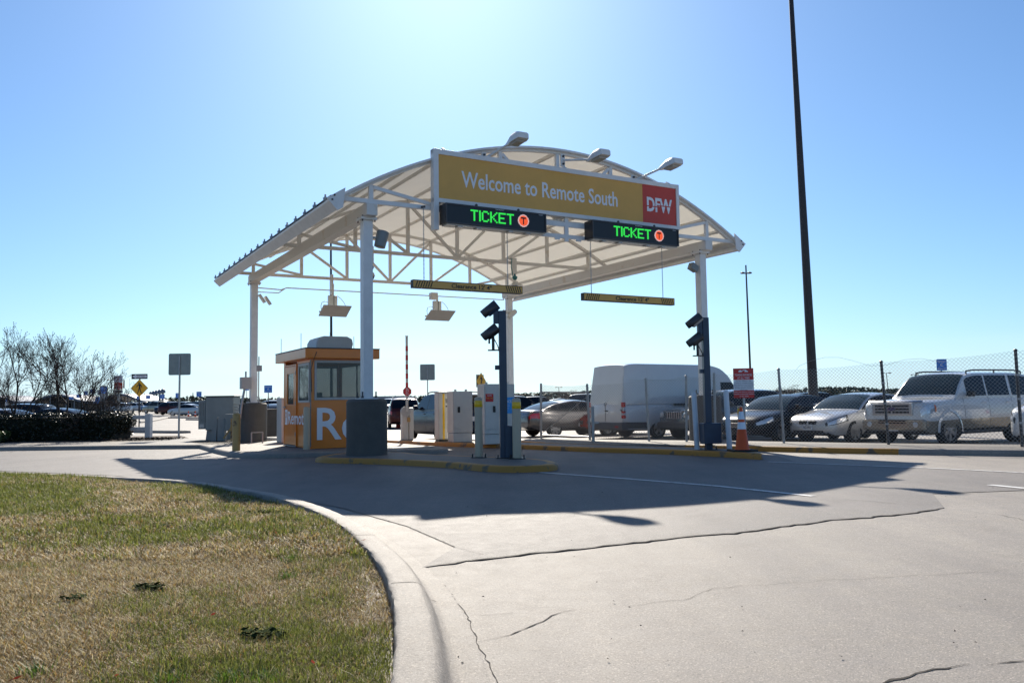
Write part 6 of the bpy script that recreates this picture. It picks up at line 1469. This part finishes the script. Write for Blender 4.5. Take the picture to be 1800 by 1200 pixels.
def hedge(x0, x1, y0, y1, h, n, size, label, lm, name='hedge', r_=.25, seed=5, wav=.05):
    zb = gz((y0+y1)/2)+.14; t = empty(name, ((x0+x1)/2, (y0+y1)/2, zb), 0, label, 'hedge'); a = (x1-x0)/2; b = (y1-y0)/2
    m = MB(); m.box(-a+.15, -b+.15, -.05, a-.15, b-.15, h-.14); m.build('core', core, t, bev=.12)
    def f(r, n):
        u = r.uniform(-1, 1, n); v = r.uniform(-1, 1, n); w = r.uniform(0, 1, n); k = r.choice(4, n, p=(.48, .34, .06, .12)); d = r.uniform(0, .16, n)
        x = np.where(k == 3, a-d*1.0, np.where(k == 2, -a+d, u*a)); y = np.where(k == 0, -b+d, np.where(k == 1, v*b, v*b)); z = np.where(k == 1, h-d*.6, w*h)
        bul = .06*np.sin(x*2.3+z*3)+.05*np.sin(x*5.1+z*4+1); y = np.where(k == 0, y+bul, y); z = np.where(k == 1, z+wav*np.sin(x*2.7+y)+wav*.6*np.sin(x*6.3), z)
        # round top edges
        e = np.clip((z-(h-.2))/.2, 0, 1); y = np.where(k == 0, y+.12*e*e, y); x = np.where(k == 3, x-.25*np.clip(1-z/h*1.3, 0, 1)**2-.12*e*e, x)
        return np.stack([x, y, z], 1)
    leaves(n, f, size, 'foliage', lm, t, seed)
    return t
hedge(-27, -15.15, 32.0, 34.0, 1.04, 42000, .034, 'long dark clipped hedge behind the far kerb at the left', leafm)
hedge(-27, -18.7, 30.75, 31.45, .42, 9000, .035, 'low leafy groundcover in front of the dark hedge', leafl, 'ground_cover', seed=8)
def f_(r, n): x = r.uniform(-40, -19.4, n); y = r.uniform(29.3, 31.2, n); z = gzv(y)+.15+r.uniform(0, .07, n); return np.stack([x, y, z], 1)
o = leaves(16000, f_, .03, 'grass', mat('bright_grass', (.16, .24, .03), .5, var=.3, scale=5, trans=.5), seed=9, up=2); tag(o, 'bright sunlit grass strip in front of the groundcover', 'grass', kind='stuff')
def f_(r, n): x = r.uniform(-15.6, -12.8, n); y = r.uniform(31.0, 33.0, n); z = gzv(y)+.16+r.uniform(0, .05, n); return np.stack([x, y, z], 1)
o = leaves(1200, f_, .04, 'leaf_litter', M['crack'], seed=19, up=.4); tag(o, 'brown mulch and dead leaves beside the hedge end', 'mulch', kind='stuff')
bark = mat('bark', (.055, .042, .035), .8, var=.3, scale=8)
def bare_tree(px, Y, stems, label, seed):
    r = random.Random(seed); P_ = at(px, 700, Y); zb = gz(Y)+.12; t = empty('bare_tree', (P_.x, P_.y, zb), 0, label, 'tree')
    tr = MB(); tw = MB(); pods = MB()
    def grow(p, d, L_, rad, lvl):
        n = 4 if lvl < 3 else 3; q = p.copy()
        pts = [q.copy()]; dirs = []
        for i in range(n):
            d = (d+Vector((r.gauss(0, .13), r.gauss(0, .13), r.gauss(.03 if lvl > 0 else .05, .08)))).normalized(); q = q+d*(L_/n); pts.append(q.copy()); dirs.append(d.copy())
        for i in range(n):
            ra = rad*(1-.45*i/n); rb = rad*(1-.45*(i+1)/n); (tr if lvl <= 1 else tw).tube(pts[i], pts[i+1], ra, 7 if lvl <= 1 else (4 if lvl == 2 else 3), rb, cap=False)
        if lvl >= 5:
            if r.random() < .55: c = pts[-1]; s = .017; pods.add([c+Vector((s, 0, 0)), c+Vector((-s, s, 0)), c+Vector((-s, -s, 0)), c+Vector((0, 0, s*1.6))], ((0, 1, 3), (1, 2, 3), (2, 0, 3), (0, 2, 1)))
            return
        k = {0: 4, 1: 4, 2: 4, 3: 4, 4: 3}[lvl]
        for j in range(k):
            i = n-1 if j < 2 else r.randint(1, n-1); base = pts[i+1] if j < 2 else pts[i]
            ang = r.uniform(.3, .75) if j else r.uniform(.05, .35)
            ax = dirs[min(i, n-1)].orthogonal().normalized(); ax.rotate(Matrix.Rotation(r.uniform(0, 6.28), 3, dirs[min(i, n-1)])); nd = dirs[min(i, n-1)].copy(); nd.rotate(Matrix.Rotation(ang, 3, ax)); nd.z += .12; nd.normalize()
            grow(base, nd, L_*r.uniform(.52, .74), max(.0055, rad*(.56 if lvl < 2 else .60)), lvl+1)
    for (dx, dz, L_, rad) in stems:
        grow(Vector((r.uniform(-.12, .12), r.uniform(-.1, .1), 0)), Vector((dx, r.uniform(-.12, .12), dz)).normalized(), L_, rad, 0)
    tr.build('trunk', bark, t, smooth=60); tw.build('twigs', bark, t); pods.build('seed_pods', bark, t)
bare_tree(20, 33.2, ((-.3, 1, 1.8, .045), (.12, 1, 1.85, .05), (.7, 1, 1.8, .045), (-.9, 1, 1.5, .035)), 'left bare multi stemmed tree rising from the hedge', 21)
bare_tree(112, 33.4, ((-.25, 1, 1.9, .045), (.3, 1, 1.85, .05), (.9, .9, 1.75, .045), (1.7, .9, 1.7, .04), (2.4, .9, 1.6, .035)), 'right bare multi stemmed tree leaning over the hedge', 35)
# white rail fence end
P_ = gp(261, 771, .13); t = empty('rail_fence', (P_.x, P_.y, gz(P_.y)+.13), -.05, 'white two rail fence end beside the hedge', 'fence')
m = MB(); m.box(-.11, -.11, 0, .11, .11, .98); m.box(-.12, -.12, .981, .12, .12, 1.0); m.build('post', M['white'], t, bev=.01)
for z in (.40, .86): m = MB(); m.box(-2.6, -.04, z-.075, -.111, .04, z+.075); m.build('rail', M['white'], t, bev=.008)
m = MB(); m.box(-2.82, -.11, 0, -2.601, .11, .98); m.build('post', M['white'], t)
# ---------------------------------------------------------------- far trees
treeleaf = mat('far_tree_leaf', (.035, .05, .022), .7, var=.5, scale=.6); treebare = mat('far_tree_twig', (.07, .05, .04), .8, var=.3, scale=.5)
def far_tree(px, Y, ytop, wpx, label, cat='tree', bare=False, seed=1, conifer=False, yb=None):
    P_ = at(px, 700, Y); zb = gz(Y); t = empty('bare_tree' if bare else ('conifer' if conifer else 'tree'), (P_.x, P_.y, zb), 0, label, cat, 'trees beyond the parking lots')
    H = at(px, ytop, Y).z-zb; w = wpx/FPX*Y/2; r0 = np.random.default_rng(seed)
    m = MB(); m.tube((0, 0, 0), (0, 0, H*.6), .03*H, 7, .012*H)
    for k in range(6): a = k*1.1; m.tube((0, 0, H*(.25+.06*k)), (math.cos(a)*w*.6, math.sin(a)*w*.6, H*(.5+.06*k)), .012*H, 5, .005*H)
    m.build('trunk', bark, t)
    nc = 22; cc = r0.normal(size=(nc, 3))*[w*.42, w*.42, H*.17]+[0, 0, H*.62]; cs = r0.uniform(.25, .5, nc)*w
    def f(r, n):
        k = r.integers(0, nc, n); d = r.normal(size=(n, 3)); d /= np.linalg.norm(d, axis=1)[:, None]; q = cc[k]+d*(cs[k]*r.uniform(.4, 1, n)**.5)[:, None]*[1, 1, .75]
        if conifer: z = r.uniform(.12, 1, n); a = r.uniform(0, 6.28, n); rad = w*(1.02-z)*r.uniform(.3, 1, n)*(.75+.25*np.sin(z*26)); q = np.stack([np.cos(a)*rad, np.sin(a)*rad, z*H], 1)
        q[:, 2] = np.clip(q[:, 2], .15*H, H); return q
    leaves(1500 if not bare else 900, f, w*(.075 if not bare else .05), 'crown', treebare if bare else treeleaf, t, seed)
for i, (px, Y, yt, w, lab, b, c) in enumerate(((339, 190, 690, 15, 'dark upright evergreen left of the electrical cabinet', 0, 1), (303, 200, 697, 14, 'small dark tree left of the square sign pole', 0, 0), (322, 200, 699, 13, 'small dark tree right of the square sign pole', 0, 0), (282, 210, 701, 12, 'small tree below the domed pylons', 0, 0),
      (108, 200, 692, 10, 'small evergreen between the arched roofs', 0, 1), (68, 220, 697, 16, 'yellowish tree behind the first arched roof', 0, 0), (212, 210, 699, 16, 'small tree under the third arched roof', 0, 0), (72, 180, 684, 10, 'pointed evergreen behind the left bare tree', 0, 1),
      (1372, 190, 681, 34, 'bare dark tree behind the navy sedan', 1, 0), (1396, 180, 677, 36, 'tallest bare tree left of the very tall pole', 1, 0), (1462, 170, 682, 38, 'dark round tree right of the very tall pole', 0, 0), (1438, 185, 685, 28, 'dark tree just behind the very tall pole', 0, 0), (1345, 200, 686, 22, 'bare tree beside the towing notice', 1, 0), (1505, 230, 688, 30, 'low dark tree above the silver sedan', 0, 0), (1540, 240, 690, 26, 'low dark tree left of the large white sport utility', 0, 0),
      (965, 230, 694, 22, 'low bare tree left of the fence gate', 1, 0), (990, 240, 691, 28, 'bare round tree above the dark pickup', 1, 0), (455, 220, 697, 26, 'low bare tree line left of the booth', 1, 0), (430, 220, 699, 22, 'low tree behind the rear left post', 0, 0))):
    far_tree(px, Y, yt, w, lab, bare=bool(b), conifer=bool(c), seed=60+i)
def f_(r, n):
    x = r.uniform(-420, 420, n); y = 330+r.uniform(-8, 8, n); hh = 2.6+1.6*vnoise(x, x*0, .05, 4)+1.0*vnoise(x, x*0, .2, 6); z = gz(330)+hh*r.uniform(0, 1, n)**.6; return np.stack([x, y, z], 1)
o = leaves(26000, f_, .8, 'far_wood', treeleaf, seed=77, up=1); tag(o, 'low dark line of woods along the horizon', 'woods', kind='stuff')
# ---------------------------------------------------------------- far buildings
shell = mat('grey_roof_metal', (.13, .15, .19), .45, var=.08, scale=.3); facade = mat('dark_facade', (.06, .065, .075), .5, var=.2, scale=.4); pale = mat('pale_facade', (.30, .30, .30), .6, var=.1, scale=.4)
def arch(px0, px1, Y, yt, yb, label, i):
    P0 = at(px0, 700, Y); P1 = at(px1, 700, Y); cx = (P0.x+P1.x)/2; hw = (P1.x-P0.x)/2; zb = gz(Y)
    t = empty('arched_building', (cx, Y, zb), 0, label, 'building', 'low buildings with arched roofs across the lot')
    zt = at((px0+px1)/2, yt, Y).z-zb; ze = at(px0, yb, Y).z-zb
    m = MB(); rows = []; D = 16
    for k in range(25):
        u = -1+2*k/24; z = ze+(zt-ze)*(math.cos(u*math.pi)+1)/2; rows.append([(u*hw, -D/2, z), (u*hw, D/2, z)])
    m.grid(rows); m.grid([[(p[0], p[1], p[2]-.5) for p in r][::-1] for r in rows]); 
    for j in (0, 1): m.grid([[r[j], (r[j][0], r[j][1], r[j][2]-.5)] for r in rows])
    m.build('roof', shell, t, smooth=50)
    for k in range(7):
        u = -.72+.24*k; z = ze+(zt-ze)*(math.cos(u*math.pi)+1)/2; m = MB(); m.tube((u*hw, -D/2+1, 0), (u*hw, -D/2+1, z-.4), .14, 8); m.build('column', pale, t)
    if i != 2:
        m = MB(); m.box(-hw*.6, -2, 0, hw*.6, 6, ze+(zt-ze)*.25); w_ = m.build('wall', facade, t)
        for k in range(8): x = -hw*.55+k*hw*1.1/7.6; m = MB(); m.box(x, -2.06, .8, x+hw*.1, -2.005, 2.2); m.build('window', M['carglass'], w_)
arch(-42, 66, 230, 694.5, 707, 'arched grey roof building at the far left edge', 0)
arch(70, 184, 230, 693, 707, 'middle arched grey roof building behind the bare trees', 1)
arch(186, 284, 215, 692, 706, 'right arched grey roof open shelter behind the amber diamond', 2)
P_ = at(182, 700, 170); t = empty('concrete_pylon', (P_.x, P_.y, gz(170)), 0, 'square concrete pylon carrying blue signs behind the bare trees', 'pylon')
m = MB(); m.box(-.55, -.55, 0, .55, .55, 5.2); m.box(-.95, -.7, 3.4, -.55, .7, 4.4); m.build('shaft', pale, t)
for i, px in enumerate((265.5, 270, 275, 280.5, 286)):
    Y = 240-i*8; P_ = at(px, 700, Y); zt = at(px, 688-i*1.2, Y).z; zb = gz(Y)
    t = empty('domed_pylon', (P_.x, P_.y, zb), 0, ('leftmost and lowest of the five domed round pylons', 'second from the left of the five domed round pylons', 'middle one of the five domed round pylons', 'second from the right of the five domed round pylons', 'rightmost and tallest of the five domed round pylons')[i], 'pylon', 'row of five domed pylons'); h = zt-zb
    m = MB(); m.tube((0, 0, 0), (0, 0, h*.8), .28, 12); m.build('shaft', pale, t, smooth=40)
    m = MB(); m.lathe([(.35, h*.8), (.66, h*.82), (.62, h*.9), (.4, h*.97), (.1, h)], 14); m.build('cap', shell, t, smooth=40)
P_ = at(678, 700, 130); t = empty('low_building', (P_.x, P_.y, gz(130)), 0, 'long low flat roofed building behind the maroon sport utility', 'building'); z_ = at(690, 696, 130).z-gz(130)
m = MB(); m.box(-14, 0, 0, 2.4, 12, z_-.5); w_ = m.build('wall', facade, t); m = MB(); m.box(-14.5, -.8, z_-.499, 2.9, 12.5, z_); m.build('roof', pale, t)
for k in range(9): m = MB(); m.box(-13+k*1.7, -.06, .7, -12+k*1.7, -.005, z_-1.0); m.build('window', M['carglass'], w_)
